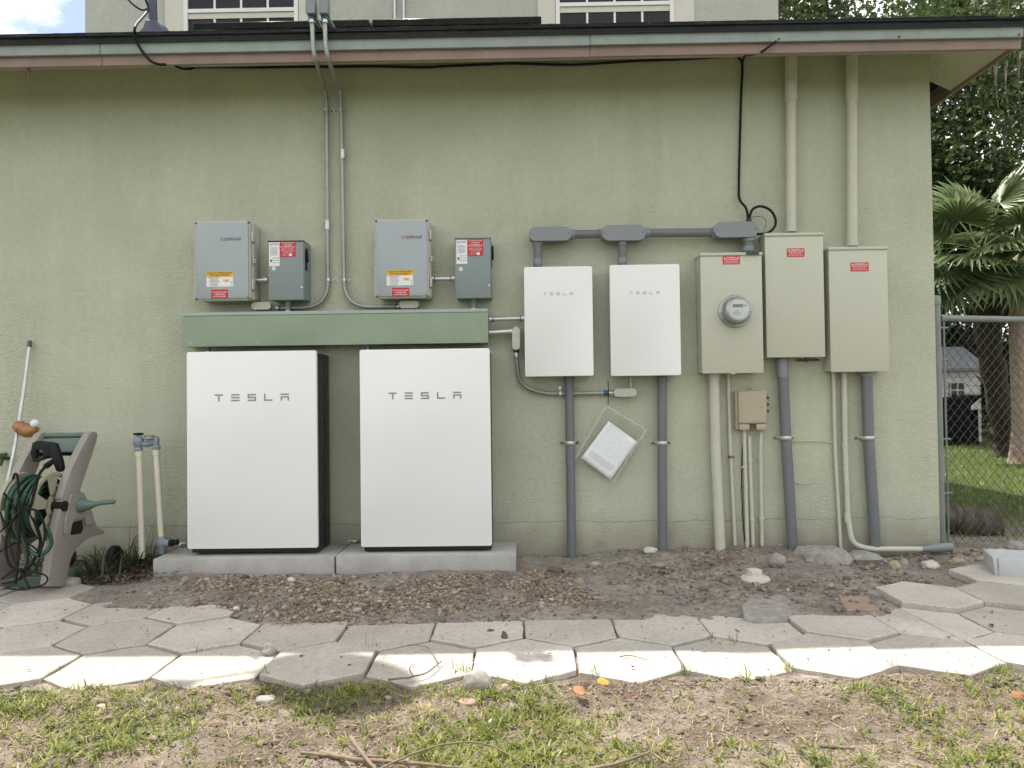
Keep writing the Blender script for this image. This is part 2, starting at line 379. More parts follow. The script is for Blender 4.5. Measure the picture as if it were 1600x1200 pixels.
def rrect(c, w, h, r, y, n=5):
    """rounded rectangle in the xz plane at depth y"""
    out = []
    for sx, sz, a0 in ((1, 1, 0), (-1, 1, 90), (-1, -1, 180), (1, -1, 270)):
        for k in range(n + 1):
            a = rad(a0 + 90 * k / n); out.append(Vector((c[0] + sx * (w / 2 - r) + r * math.cos(a), y, c[1] + sz * (h / 2 - r) + r * math.sin(a))))
    return out
def cat_rom(pts, k=8):
    P = [Vector(p) for p in pts]; P = [P[0] * 2 - P[1]] + P + [P[-1] * 2 - P[-2]]; out = []
    for i in range(1, len(P) - 2):
        for j in range(k):
            t = j / k; a, b, c, d = P[i - 1:i + 3]
            out.append(.5 * ((2 * b) + (c - a) * t + (2 * a - 5 * b + 4 * c - d) * t * t + (3 * b - a - 3 * c + d) * t ** 3))
    out.append(P[-2]); return out
def fillet(pts, r, k=7):
    P = [Vector(p) for p in pts]; out = [P[0]]
    for i in range(1, len(P) - 1):
        a, b, c = P[i - 1:i + 2]; d1 = (a - b); d2 = (c - b); rr = min(r, d1.length * .49, d2.length * .49)
        p1 = b + d1.normalized() * rr; p2 = b + d2.normalized() * rr
        for j in range(k + 1):
            t = j / k; out.append(p1 * (1 - t) ** 2 + b * 2 * t * (1 - t) + p2 * t * t)
    out.append(P[-1]); return out
_dg = None
def text(name, s, c, h, m, parent, width=None, thick=.0004, bold=False, align='CENTER', rot=0.0):
    """flat lettering on a front face; c = centre (left middle when align is LEFT), h = capital height"""
    cu = bpy.data.curves.new('t', 'FONT'); cu.body = s; cu.size = h / .70; cu.align_x = align; cu.align_y = 'CENTER'; cu.resolution_u = 2
    cu.extrude = thick; cu.offset = .012 * h if bold else 0
    o = bpy.data.objects.new('t', cu); COL.objects.link(o)
    me = bpy.data.meshes.new_from_object(o.evaluated_get(bpy.context.evaluated_depsgraph_get()))
    bpy.data.objects.remove(o); bpy.data.curves.remove(cu)
    sx = 1
    if width:
        xs = [v.co.x for v in me.vertices]; sx = width / max(1e-6, max(xs) - min(xs))
    me.transform(Matrix.Translation(Vector(c)) @ Matrix.Rotation(rot, 4, 'Y') @ Matrix.Rotation(rad(90), 4, 'X') @ Matrix.Diagonal((sx, 1, 1, 1)))
    return finish(name, me, m, parent, smooth=0)
def quads(name, V, Fc, m, tint=None, parent=None, smooth=0):
    me = bpy.data.meshes.new(name); me.from_pydata(V, [], Fc)
    if tint is not None:
        a = me.attributes.new('tint', 'FLOAT', 'FACE'); a.data.foreach_set('value', np.asarray(tint, dtype=np.float32))
    return finish(name, me, m, parent, None, smooth)
def vnoise(x, y, s, seed=0):
    """smooth value noise in [0,1] on numpy arrays"""
    x = np.asarray(x, float) * s + 113.1 * seed; y = np.asarray(y, float) * s - 57.7 * seed
    xi = np.floor(x).astype(int); yi = np.floor(y).astype(int); xf = x - xi; yf = y - yi
    u = xf * xf * (3 - 2 * xf); w = yf * yf * (3 - 2 * yf)
    def h(a, b):
        n = (a * 374761393 + b * 668265263 + seed * 982451653) & 0xffffffff
        n = ((n ^ (n >> 13)) * 1274126177) & 0xffffffff
        return ((n ^ (n >> 16)) & 0xffff) / 65535.0
    return (h(xi, yi) * (1 - u) + h(xi + 1, yi) * u) * (1 - w) + (h(xi, yi + 1) * (1 - u) + h(xi + 1, yi + 1) * u) * w
def fbm(x, y, s, seed=0, o=4):
    t = 0; a = .5
    for i in range(o): t = t + a * vnoise(x, y, s * 2 ** i, seed + i); a *= .5
    return t / .94
def sstep(a, b, x):
    t = np.clip((np.asarray(x, float) - a) / (b - a), 0, 1); return t * t * (3 - 2 * t)

# ================================================================== GROUND
def gz_np(x, y):
    x = np.asarray(x, float); y = np.asarray(y, float)
    ysl = y - .018 * x
    n = fbm(x, y, 2.2, 3) - .5; n2 = fbm(x, y, 9, 5) - .5
    lawn = -.016 + n * .03 + n2 * .03 + .016 * (fbm(x, y, 26, 8, 2) - .5) + .011 * (vnoise(x, y, 70, 9) - .5)
    under = -.015 + n2 * .010
    bedz = .012 + n * .03 + n2 * .018
    dirt = .018 + .030 * (fbm(x, y, 13, 13, 4) - .5) + n * .05 + n2 * .022 + .04 * sstep(-.45, -.05, y) * sstep(.2, .7, x) * (1 - sstep(1.5, 2.0, x)) - .015 * sstep(1.6, 2.0, x)
    bed = bedz * (1 - sstep(.1, .7, x)) + dirt * sstep(.1, .7, x)
    left = -.012 + n * .02 + .03 * sstep(-.4, 0, y)
    wl = 1 - sstep(-2.25, -1.75, x); ysh = np.where(True, y + .9 * (1 - sstep(-2.3, -2.0, x)) * 0, y)
    bed = bed * (1 - wl) + left * wl
    edge = -1.40 + .30 * (1 - sstep(-1.55, -1.05, x)) + .30 * sstep(1.55, 1.85, x)
    f_bed = sstep(edge - .02, edge + .12, ysl)
    z = under * (1 - f_bed) + bed * f_bed
    f_lawn = 1 - sstep(-2.07, -1.93, ysl)
    lawn = lawn + .012 * sstep(-2.3, -2.08, ysl) * (.3 + fbm(x, y, 6, 12))
    z = z * (1 - f_lawn) + lawn * f_lawn
    back = sstep(.3, 1.0, y)
    z = z * (1 - back) + (-.02 + n * .05) * back
    far = sstep(14, 40, np.hypot(x, y)); z = z * (1 - far) - .03 * far
    return z
def gz(x, y): return float(gz_np(x, y))
xs = np.unique(np.concatenate([np.arange(-3.6, -1.7, .022), np.arange(-1.7, 1.7, .0105), np.arange(1.7, 3.9, .022), np.arange(-9, -3.6, .3), np.arange(3.9, 12, .3), np.array([-260, -160, -90, -50, -30, -20, -14, 14, 18, 24, 32, 50, 90, 160, 260])]))
ys = np.unique(np.concatenate([np.arange(-3.3, -2.75, .03), np.arange(-2.75, -1.95, .0105), np.arange(-1.95, .45, .018), np.arange(-9, -3.3, .3), np.arange(.45, 16, .3), np.array([-260, -160, -90, -50, -30, -20, -14, 18, 24, 32, 50, 90, 160, 260])]))
GX, GY = np.meshgrid(xs, ys); GZ = gz_np(GX, GY)
nx, ny = len(xs), len(ys); idx = np.arange(nx * ny).reshape(ny, nx)
Vg = np.stack([GX.ravel(), GY.ravel(), GZ.ravel()], 1)
Fg = np.stack([idx[:-1, :-1].ravel(), idx[:-1, 1:].ravel(), idx[1:, 1:].ravel(), idx[1:, :-1].ravel()], 1)
g = quads('ground', Vg.tolist(), Fg.tolist(), 'soil', smooth=180); put(g, 'structure')

# ------------------------------------------------------------------ hexagon paving
path = bpy.data.objects.new('path', None); COL.objects.link(path); put(path, 'structure')
A_HEX = .385; ZIG = .058; JO = .126; PITCH = .372
def hexpoly(cx, cy, gap=.0050):
    w = A_HEX / 2 - gap; j = JO - gap * .3; t = JO + 2 * ZIG - gap
    return [(cx + w, cy - j), (cx, cy - t), (cx - w, cy - j), (cx - w, cy + j), (cx, cy + t), (cx + w, cy + j)][::-1]
def cut(poly, p, q):
    """split a convex polygon by the line p-q, leaving a hairline between the halves"""
    px, py = p; dx, dy = q[0] - px, q[1] - py; L = math.hypot(dx, dy); nxx, nyy = -dy / L, dx / L; res = []
    for sgn in (1, -1):
        out = []
        for i in range(len(poly)):
            a = poly[i]; b = poly[(i + 1) % len(poly)]
            da = sgn * ((a[0] - px) * nxx + (a[1] - py) * nyy) - .0015; db = sgn * ((b[0] - px) * nxx + (b[1] - py) * nyy) - .0015
            if da >= 0: out.append(a)
            if da * db < 0:
                t = da / (da - db); out.append((a[0] + (b[0] - a[0]) * t, a[1] + (b[1] - a[1]) * t))
        if len(out) >= 3: res.append(out)
    return res
def paver(poly, z, tx, ty, th=.05, m='paver'):
    bm = B(); cx = sum(p[0] for p in poly) / len(poly); cy = sum(p[1] for p in poly) / len(poly)
    # uneven edges: extra points along each side, nudged
    P = []
    for i, a in enumerate(poly):
        b = poly[(i + 1) % len(poly)]; L = math.hypot(b[0] - a[0], b[1] - a[1]); k = max(1, int(L / .05))
        for j in range(k):
            t = j / k; n = .0028 if j else .0045
            P.append((a[0] + (b[0] - a[0]) * t + random.uniform(-n, n), a[1] + (b[1] - a[1]) * t + random.uniform(-n, n)))
    prism(bm, [(x, y, z + (x - cx) * tx + (y - cy) * ty) for x, y in P], (0, 0, -th), 0)
    top = [f for f in bm.faces if f.normal.z > .5]
    r = bmesh.ops.inset_region(bm, faces=top, thickness=.006)
    for f in [f for f in bm.faces if f.normal.z > .7 and f.calc_area() > .003]:
        for v in f.verts: v.co.z += .0035
    return obj('paver', bm, m, path, smooth=25)
for row, (cy0, off, k0, k1) in {'front': (-1.821, 1, -11, 10), 'second': (-1.446, 0, -11, 10), 'third': (-1.070, 1, -11, 10), 'fourth': (-.695, 0, -11, 10), 'fifth': (-.32, 1, -11, 10)}.items():
    for k in range(k0, k1):
        cx = A_HEX * (k + .5) + (.195 if off else 0) - .003
        cy = cy0 + .018 * cx
        if row == 'third' and -1.25 < cx < 1.85: continue
        if row == 'fourth' and -2.30 < cx < 2.2: continue
        if row == 'fifth' and cx > -3.2: continue
        z = random.uniform(-.006, .004); tx, ty = random.uniform(-.012, .012), random.uniform(-.012, .012)
        if cx > .9: z += random.uniform(0, .010); tx *= 1.6; ty *= 1.6
        if row == 'third' and cx > 1.7: z += .022
        if row == 'fourth' and cx > 2: z += .02
        poly = hexpoly(cx, cy)
        pieces = [poly]
        if row == 'front' and .6 < cx < .95:
            a, b = cut(poly, (cx - .2, cy + .09), (cx + .2, cy + .02)); pieces = [a] + cut(b, (cx - .06, cy), (cx + .01, cy - .2))
        if row == 'second' and 1.55 < cx < 1.92:
            pieces = cut(poly, (cx + .01, cy - .2), (cx - .02, cy + .2)); p2 = cut(pieces[0], (cx - .2, cy + .07), (cx + .2, cy + .05)); pieces = p2 + pieces[1:]
        if row == 'second' and .77 < cx < 1.15: z -= .012
        for pc in pieces:
            paver(pc, z + random.uniform(-.002, .002) * (len(pieces) > 1), tx, ty)

# ================================================================== HOUSE
house = thing('house', 'sage green stucco house with low eave, dark shingle roof and set-back upper storey', 'house', (0, 0, 0))
XR, XL, ZJ = 2.553, -6.2, 3.085
bm = B(); bx2(bm, XL, XR, 0, .2, -.25, ZJ + .05); wall = obj('wall', bm, 'wall_sage', house, smooth=0)
bm = B(); bx2(bm, XR - .2, XR - .004, .203, 8.5, -.25, ZJ - .05); obj('side_wall', bm, 'wall_sage', house, smooth=0)
bm = B(); bx2(bm, XL + .004, XL + .2, .203, 8.5, -.25, ZJ - .05); obj('side_wall', bm, 'wall_sage', house, smooth=0)
bm = B(); bx2(bm, XL + .3, XR - .3, 8.3, 8.5, -.25, ZJ - .05); obj('rear_wall', bm, 'wall_sage', house, smooth=0)
EX = 2.837; EL = XL - .28; YF = -.45
# soffit: sloping boards under the eave
def face(bm, pts): bm.faces.new([bm.verts.new(Vector(p)) for p in pts])
bm = B()
prism(bm, [(EL, -.425, 2.925), (EX - .02, -.425, 2.925), (XR, -.002, ZJ), (XL, -.002, ZJ)], (0, .004, .012))
obj('soffit', bm, 'soffit_sage', house, smooth=0)
bm = B()
for tri in ([(EX - .02, -.4245, 2.925), (EX - .02, .2, 2.925), (XR + .002, .001, ZJ)], [(EX - .02, .2, 2.925), (XR + .002, .2, 3.05), (XR + .002, .001, ZJ)]):
    prism(bm, tri, (.003, 0, .012))
obj('side_soffit', bm, 'soffit_sage', house, smooth=0)
bm = B(); bx2(bm, XR + .003, EX - .02, .21, 8.4, 3.035, 3.05); obj('roof_bay_shade', bm, 'dark_void', house, smooth=0)  # near-black sheet standing in for the shade inside the open rafter bay
# fascia boards and lower trim, butted at the joints seen in the photograph
jx = [EL, onY(156, 75, YF).x, onY(922, 65, YF).x, EX]
for a, b in zip(jx, jx[1:]):
    dz = random.uniform(-.002, .002)
    bm = B(); bx2(bm, a + .0012, b - .0012, YF, YF + .02, 2.972 + dz, 3.048, .002, 1); obj('fascia_board', bm, 'fascia_teal', house)
    bm = B(); bx2(bm, a + .0012, b - .0012, YF + .022, YF + .04, 2.915 + dz, 2.985, .002, 1); t_ = obj('trim_board', bm, 'trim_brown', house)
    bm = B(); bx2(bm, a + .0015, b - .0015, YF + .0205, YF + .0215, 2.966 + dz, 2.9745); obj('shadow_groove', bm, 'trim_brown', t_, smooth=0)
bm = B(); bx2(bm, EX - .02, EX, YF + .001, 8.7, 2.972, 3.048, .002, 1); obj('fascia_board', bm, 'fascia_teal', house)
bm = B(); bx2(bm, EX - .04, EX - .022, YF + .042, 8.7, 2.915, 2.985, .002, 1); obj('trim_board', bm, 'trim_brown', house)
for px in (1217, 1405, 1592):
    p = onY(px, 62, YF - .0); bm = B(); lathe(bm, [(0, .008), (.006, .006), (.006, 0)], (p.x, YF, 2.985), (0, -1, 0), 8); obj('screw_hook', bm, 'nail_rust', house)
# roof
SL = .36
def rz(y): return 3.062 + (y + .47) * SL
roofm = B()
k = 2.82
prism(roofm, [(EL - .02, -.468, 3.062), (EX + .02, -.468, 3.062), (EX + .02 - k, -.468 + k, 3.062 + k * SL), (EL - .02 + k, -.468 + k, 3.062 + k * SL)], (0, 0, -.022))
prism(roofm, [(EX + .02, -.468, 3.0615), (EX + .02, 8.75, 3.0615), (EX + .02 - k, 8.75 - k, 3.0615 + k * SL), (EX + .02 - k, -.468 + k, 3.0615 + k * SL)], (0, 0, -.02))
prism(roofm, [(EL - .02, 8.75, 3.0615), (EL - .02, -.468, 3.0615), (EL - .02 + k, -.468 + k, 3.0615 + k * SL), (EL - .02 + k, 8.75 - k, 3.0615 + k * SL)], (0, 0, -.02))
prism(roofm, [(EX + .02, 8.75, 3.061), (EL - .02, 8.75, 3.061), (EL - .02 + k, 8.75 - k, 3.061 + k * SL), (EX + .02 - k, 8.75 - k, 3.061 + k * SL)], (0, 0, -.02))
roof = obj('roof', roofm, 'shingle', house, smooth=0)
ang = math.atan(SL); RX = Matrix.Rotation(ang, 3, 'X')
tabs = []
for v in range(5):
    t = bmesh.new(); w = .318; pts = [(-w / 2, 0)]
    nseg = 7
    low = [(-w / 2 + w * i / nseg, random.uniform(-.006, .004)) for i in range(nseg + 1)]
    poly = [Vector((x, y, random.uniform(-.0008, .0008))) for x, y in low] + [Vector((w / 2, .17, 0)), Vector((-w / 2, .17, 0))]
    prism(t, poly, (0, 0, .009))
    me = bpy.data.meshes.new('shingle'); bmesh.ops.recalc_face_normals(t, faces=t.faces[:]); t.to_mesh(me); t.free(); me.materials.append(M['shingle']); tabs.append(me)
for course, (yb, zoff, sh) in enumerate(((-.482, .0016, 0), (-.476, .0125, .16), (-.34, .0235, .05))):
    x = EL + .15 + sh
    while x < EX - .1:
        o = bpy.data.objects.new('shingle', tabs[random.randrange(5)]); COL.objects.link(o); o.parent = roof
        o.matrix_local = Matrix.Translation((x, yb, rz(yb) + zoff)) @ (RX @ Matrix.Rotation(random.uniform(-.006, .006), 3, 'Z')).to_4x4()
        x += .3215
bm = B(); bx2(bm, EL - .01, EX + .01, YF - .012, YF - .004, 3.032, 3.0445); bx2(bm, EL - .01, EX + .01, YF - .016, YF - .0125, 3.029, 3.040); obj('drip_edge', bm, 'shingle', roof, smooth=0)
# upper storey
YU = 1.9
ux0, ux1 = onY(133, 25, YU).x, onY(1216, 12, YU).x
bm = B(); bx2(bm, ux0, ux1, YU, YU + .15, 3.0, 6.0); obj('upper_wall', bm, 'upper_sage', house, smooth=0)
bm = B(); bx2(bm, ux1 - .15, ux1 - .003, YU + .153, 7.5, 3.0, 6.0); bx2(bm, ux0 + .003, ux0 + .15, YU + .153, 7.5, 3.0, 6.0); bx2(bm, ux0 + .16, ux1 - .16, 7.3, 7.5, 3.0, 6.0); obj('upper_side_wall', bm, 'upper_sage', house, smooth=0)
bm = B(); a0, a1, b0, b1 = ux0 - .3, ux1 + .3, YU - .3, 7.8
z0 = 6.01; hh = 2.6
prism(bm, [(a0, b0, z0), (a1, b0, z0), (a1, b1, z0), (a0, b1, z0)], (0, 0, .12))
c0 = [(a0, b0, z0 + .121), (a1, b0, z0 + .121), (a1, b1, z0 + .121), (a0, b1, z0 + .121)]; rg = [((a0 + a1) / 2 - 1.0, (b0 + b1) / 2, z0 + 1.1), ((a0 + a1) / 2 + 1.0, (b0 + b1) / 2, z0 + 1.1)]
face(bm, [c0[0], c0[1], rg[1], rg[0]]); face(bm, [c0[1], c0[2], rg[1]]); face(bm, [c0[2], c0[3], rg[0], rg[1]]); face(bm, [c0[3], c0[0], rg[0]])
obj('upper_roof', bm, 'shingle', house, smooth=0)
def window(cpx, inner0, inner1, case0, case1, rail_py, label):
    yw = YU - .001
    x0, x1 = onY(inner0, rail_py, yw).x, onY(inner1, rail_py, yw).x; c0_, c1_ = onY(case0, rail_py, yw).x, onY(case1, rail_py, yw).x
    zr = onY(cpx, rail_py, yw).z; zt, zb = zr + .62, zr - .55
    bm = B()
    bx2(bm, c0_, x0 - .002, yw - .02, yw + .02, zb - .08, zt + .14, .003, 1); bx2(bm, x1 + .002, c1_, yw - .02, yw + .02, zb - .08, zt + .14, .003, 1)
    bx2(bm, x0 - .001, x1 + .001, yw - .019, yw + .02, zt + .03, zt + .139); bx2(bm, x0 - .001, x1 + .001, yw - .019, yw + .02, zb - .079, zb - .01)
    wn_ = obj('window', bm, 'trim_cream', house)
    if label: wn_['label'] = label
    fr = B()
    bx2(fr, x0, x0 + .035, yw - .03, yw + .01, zb, zt + .02); bx2(fr, x1 - .035, x1, yw - .03, yw + .01, zb, zt + .02)
    bx2(fr, x0 + .0355, x1 - .0355, yw - .031, yw + .01, zr - .001, zr + .032)
    bx2(fr, x0 + .0355, x1 - .0355, yw - .029, yw + .01, zb, zb + .05); bx2(fr, x0 + .0355, x1 - .0355, yw - .029, yw + .01, zt - .02, zt + .02)
    obj('sash', fr, 'window_white', wn_)
    fr = B(); bx2(fr, x0 + .036, x1 - .036, yw - .02, yw + .01, zr - .052, zr - .002); obj('meeting_rail', fr, 'trim_cream', wn_)
    W = (x1 - x0 - .07) / 4
    for i in range(4):
        for (za, zc) in ((zb + .052, (zb + zr) / 2 - .025), ((zb + zr) / 2 - .015, zr - .054), (zr + .034, (zr + zt) / 2), ((zr + zt) / 2 + .012, zt - .022)):
            p = B(); bx2(p, x0 + .035 + W * i + .0005, x0 + .035 + W * (i + 1) - .0005, yw - .010, yw - .004, za + .0005, zc - .0005)
            obj('pane', p, 'window_glass', wn_, smooth=0)
    for i in range(1, 4):
        p = B(); xx = x0 + .035 + W * i; bx2(p, xx - .009, xx + .009, yw - .018, yw - .0105, zb + .05, zr - .054); bx2(p, xx - .009, xx + .009, yw - .018, yw - .0105, zr + .034, zt - .02)
        obj('muntin', p, 'window_white', wn_)
window(378, 289, 467, 259, 482, 21, 'left upper window with white grid above the black panels')
window(960, 868, 1052, 840, 1084, 11, 'right upper window with white grid showing above the shingles')
# thin conduits climbing the upper wall
for px in (617, 631):
    a = onY(px, 30, YU - .02); ct = B(); tube(ct, [(a.x, YU - .02, rz(YU) - .1), (a.x, YU - .02, 5.6)], .011, 8)
    put(obj('wall_conduit', ct, 'emt', None, (a.x, YU - .02, 3.8)), None, ('left' if px == 617 else 'right') + ' of the two thin steel conduits climbing the upper wall', 'conduit', 'thin conduits on the upper wall')
# solar panels on the lower roof
for px0, px1, lab in ((300, 576, 'black solar panel on the roof below the left upper window'), (581, 846, 'black solar panel on the roof between the two upper windows')):
    x0, x1 = onY(px0, 30, 0).x, onY(px1, 30, 0).x
    t = thing('solar_panel', lab, 'solar panel', ((x0 + x1) / 2, .75, rz(.75)), 'solar panels on the roof')
    cz = rz(.82) + .118; L = 1.72
    bm = B(); box(bm, Vector(((x0 + x1) / 2, .82, cz)), (x1 - x0, L, .038), .002, 1, RX); obj('frame', bm, 'solar_black', t)
    bm = B(); box(bm, Vector(((x0 + x1) / 2, .82, cz)) + RX @ Vector((0, 0, .0195)), (x1 - x0 - .03, L - .03, .004), 0, 1, RX); obj('cells', bm, 'solar_black', t)
    for sy in (-.5, .5):
        bm = B(); box(bm, Vector(((x0 + x1) / 2, .82, cz)) + RX @ Vector((0, sy, -.055)), (x1 - x0 - .1, .04, .07), 0, 1, RX); obj('rail', bm, 'emt', t)
# satellite dish on its mast (its shadow falls on the paving)
mb = onY(240, 42, .2); dish = thing('satellite_dish', 'dark satellite dish mast standing on the roof left of the window', 'satellite dish', (mb.x, .2, rz(.2)))
mtop = Vector((mb.x - .02, .16, 4.32))
bm = B(); tube(bm, [(mb.x, .2, rz(.2) + .01), (mb.x - .004, .19, 3.7), mtop], .0275, 14); obj('mast', bm, 'mast_blue', dish)
bm = B()
prism(bm, [(mb.x - .12, .16, rz(.16) + .012), (mb.x + .10, .16, rz(.16) + .012), (mb.x + .095, .16, rz(.16) + .09), (mb.x + .06, .16, rz(.16) + .15), (mb.x + .028, .16, rz(.16) + .185), (mb.x - .036, .16, rz(.16) + .19), (mb.x - .05, .16, rz(.16) + .14), (mb.x - .11, .16, rz(.16) + .085)], (0, .1, .036), .004)
obj('foot', bm, 'mast_blue', dish)
dc = Vector((-2.37, .02, 4.76)); nrm = Vector((-.5, -.35, .75)).normalized()
bm = B(); R0 = .30; lathe(bm, [(0, 0), (R0 * .5, .018), (R0 * .8, .046), (R0, .075), (R0 + .004, .082), (R0 * .98, .082), (R0 * .78, .052), (R0 * .5, .024), (0, .006)], dc, nrm, 32); obj('reflector', bm, 'dish_grey', dish)
bm = B(); tube(bm, fillet([mtop, mtop + Vector((.0, -.05, .25)), dc - nrm * .01], .12), .024, 10); obj('arm', bm, 'mast_blue', dish)
tipp = Vector((-2.88, -.15, 4.6)); bm = B(); tube(bm, [dc + Vector((-.10, .02, -.22)), tipp], .014, 8); obj('feed_arm', bm, 'mast_blue', dish)
bm = B(); box(bm, tipp, (.14, .08, .08), .015, 2); obj('feed_horn', bm, 'dish_grey', dish)
# rusty hook under the eave
p = onY(45, 105, -.4); bm = B(); tube(bm, [(p.x, -.4, 2.935), (p.x + .001, -.4, 2.90), (p.x + .003, -.4, 2.868)], [.009, .008, .004], 6)
put(obj('rusty_nail', bm, 'nail_rust', None, (p.x, -.4, 2.9)), None, 'short rusty spike hanging under the eave at far left', 'nail')

# ================================================================== EQUIPMENT ON THE WALL
def pxl(px, py, Y): return onY(px, py, Y)
def stroke(bm, pts, w, y, d=.0012):
    """flat bar along a polyline in the xz plane (lettering strokes)"""
    for a, b in zip(pts, pts[1:]):
        a = Vector((a[0], 0, a[1])); b = Vector((b[0], 0, b[1])); t = (b - a).normalized(); n = Vector((-t.z, 0, t.x)) * w / 2
        q = [a - n, b - n, b + n, a + n]; prism(bm, [(p.x, y, p.z) for p in q], (0, -d, 0))
def wide_logo(parent, cx, cz, width, y, m):
    """five spaced capitals: T, three-bar E, S, L, barred A"""
    lw = width * .112; h = width * .094; s = width * .0185; step = (width - lw) / 4
    for i, ch in enumerate('TESLA'):
        bm = B()
        x0 = cx - width / 2 + i * step; x1 = x0 + lw; zt = cz + h / 2; zb = cz - h / 2; zm = cz
        if ch == 'T':
            stroke(bm, [(x0, zt - s / 2), (x1, zt - s / 2)], s, y); stroke(bm, [((x0 + x1) / 2, zt - s * 1.02), ((x0 + x1) / 2, zb)], s, y)
        if ch == 'E':
            for z in (zt - s / 2, zm, zb + s / 2): stroke(bm, [(x0, z), (x1, z)], s, y)
        if ch == 'S':
            for z in (zt - s / 2, zm, zb + s / 2): stroke(bm, [(x0, z), (x1, z)], s, y)
            stroke(bm, [(x0 + s / 2, zt - s * 1.01), (x0 + s / 2, zm + s * .51)], s, y); stroke(bm, [(x1 - s / 2, zm - s * .51), (x1 - s / 2, zb + s * 1.01)], s, y)
        if ch == 'L':
            stroke(bm, [(x0 + s / 2, zt), (x0 + s / 2, zb + s * 1.01)], s, y); stroke(bm, [(x0, zb + s / 2), (x1, zb + s / 2)], s, y)
        if ch == 'A':
            stroke(bm, [(x0, zt - s / 2), (x1, zt - s / 2)], s, y); stroke(bm, [(x0, zm + s * .1), (x1, zm + s * .1)], s, y)
            for x in (x0 + s / 2, x1 - s / 2): stroke(bm, [(x, zm - s * .42), (x, zb)], s, y)
        obj('letter', bm, m, parent, smooth=0)

# ---- concrete slabs
for (pl, pr, pt, pb, lab, dz, rot) in ((238, 522, 871, 898, 'left grey concrete pad under the left white battery cabinet', -.006, rad(.5)), (525, 806, 862, 892, 'right grey concrete pad under the right white battery cabinet', .002, 0)):
    yf = -.405; c, w, h = rect(pl, pt, pr, pb, yf)
    bm = B(); box(bm, Vector((c.x, (yf - .03) / 2, .048 + dz)), (w, abs(yf) - .03, .112), .005, 2, Matrix.Rotation(rot, 3, 'Z'))
    o = obj('concrete_slab', bm, 'slab_concrete', None, (c.x, (yf - .03) / 2, dz)); put(o, None, lab, 'concrete slab', 'concrete pads under the batteries')
SLABZ = .105

# ---- battery cabinets (two units deep)
def battery(x0, x1, y0, y1, lab, logo_px, logo_w):
    yf = -.345; c, w, h = rect(x0, y0, x1, y1, yf); zb, zt = c.z - h / 2, c.z + h / 2
    t = thing('battery_cabinet', lab, 'battery', (c.x, -.19, SLABZ), 'white battery cabinets')
    bm = B(); prism(bm, rrect((c.x, c.z), w, h, .012, yf), (0, .03, 0), .004, 2); obj('front_cover', bm, 'batt_white', t)
    bm = B(); bx2(bm, c.x - w / 2 + .012, c.x + w / 2 - .004, yf + .031, yf + .150, SLABZ + .006, zt - .012, .006); obj('front_body', bm, 'batt_black', t)  # black carried down to the pad in place of shade under the cover
    bm = B(); bx2(bm, c.x - w / 2 + .012, c.x + w / 2 - .004, yf + .156, yf + .30, SLABZ + .006, zt - .012, .006); obj('rear_body', bm, 'batt_black', t)
    bm = B(); bx2(bm, c.x - w / 2 + .02, c.x + w / 2 - .012, yf + .1505, yf + .1555, zb + .02, zt - .02); obj('joint_strip', bm, 'emt_dull', t, smooth=0)
    for s in (-1, 1):
        bm = B(); bx2(bm, c.x + s * (w / 2 - .08) - .03, c.x + s * (w / 2 - .08) + .03, yf + .05, yf + .28, SLABZ - .001, SLABZ + .0055, .001); obj('foot', bm, 'batt_black', t)
    l = onY(logo_px[0], logo_px[1], yf); wide_logo(t, l.x, l.z, logo_w / scl(yf), yf - .0002, 'logo_grey')
    return t, c, w, zt
battery(291, 496, 548, 857, 'left white battery cabinet with black sides on the left pad', (393.5, 621), 117)
battery(562.5, 767, 545, 853.5, 'right white battery cabinet beside the white wall boxes', (664, 618), 114)
# scraps of packaging left at the foot of each cabinet
def scrap(px, py, z, s, lab):
    p = onZ(px, py, z); me = B(); n = 5
    vs = [[me.verts.new((p.x + s * (i / n - .5) * 1.5, p.y + s * (j / n - .5), z + .004 + abs(math.sin(i * 2.1 + j * 1.3)) * s * .32)) for i in range(n + 1)] for j in range(n + 1)]
    for i in range(n):
        for j in range(n): me.faces.new((vs[j][i], vs[j][i + 1], vs[j + 1][i + 1], vs[j + 1][i]))
    o = obj('plastic_scrap', me, 'label_white', None, (p.x, p.y, z), 180); put(o, None, lab, 'plastic scrap', 'plastic scraps on the pads')
    md = o.modifiers.new('t', 'SOLIDIFY'); md.thickness = .0012
scrap(281, 853, SLABZ, .05, 'crumpled white plastic scrap left of the left battery cabinet')
scrap(553, 848, SLABZ + .004, .04, 'crumpled white plastic scrap between the two battery cabinets')

# ---- grey-green wire trough
yf = -.15; c, w, h = rect(282, 485, 764, 539, yf); tz0, tz1 = c.z - h / 2, c.z + h / 2
trough = thing('wire_trough', 'long grey-green metal wiring trough above the two battery cabinets', 'wire trough', (c.x, -.07, tz0))
bm = B(); bx2(bm, c.x - w / 2 + .003, c.x + w / 2 - .003, yf + .004, -.012, tz0 + .003, tz1 - .004, .002, 1); obj('body', bm, 'wireway_green', trough)
bm = B(); bx2(bm, c.x - w / 2, c.x + w / 2, yf, yf + .0035, tz0, tz1 - .022, .001, 1); obj('cover', bm, 'wireway_green', trough)
bm = B(); bx2(bm, c.x - w / 2 + .001, c.x + w / 2 - .001, yf - .003, yf + .05, tz1 - .021, tz1, .002, 1); obj('hinge_lip', bm, 'wireway_lip', trough)
for fx in (-.47, -.25, -.02, .22, .47):
    bm = B(); lathe(bm, [(0, .003), (.004, .002), (.005, 0)], (c.x + fx * w, yf, tz0 + .018), (0, -1, 0), 8); obj('screw', bm, 'emt', trough)
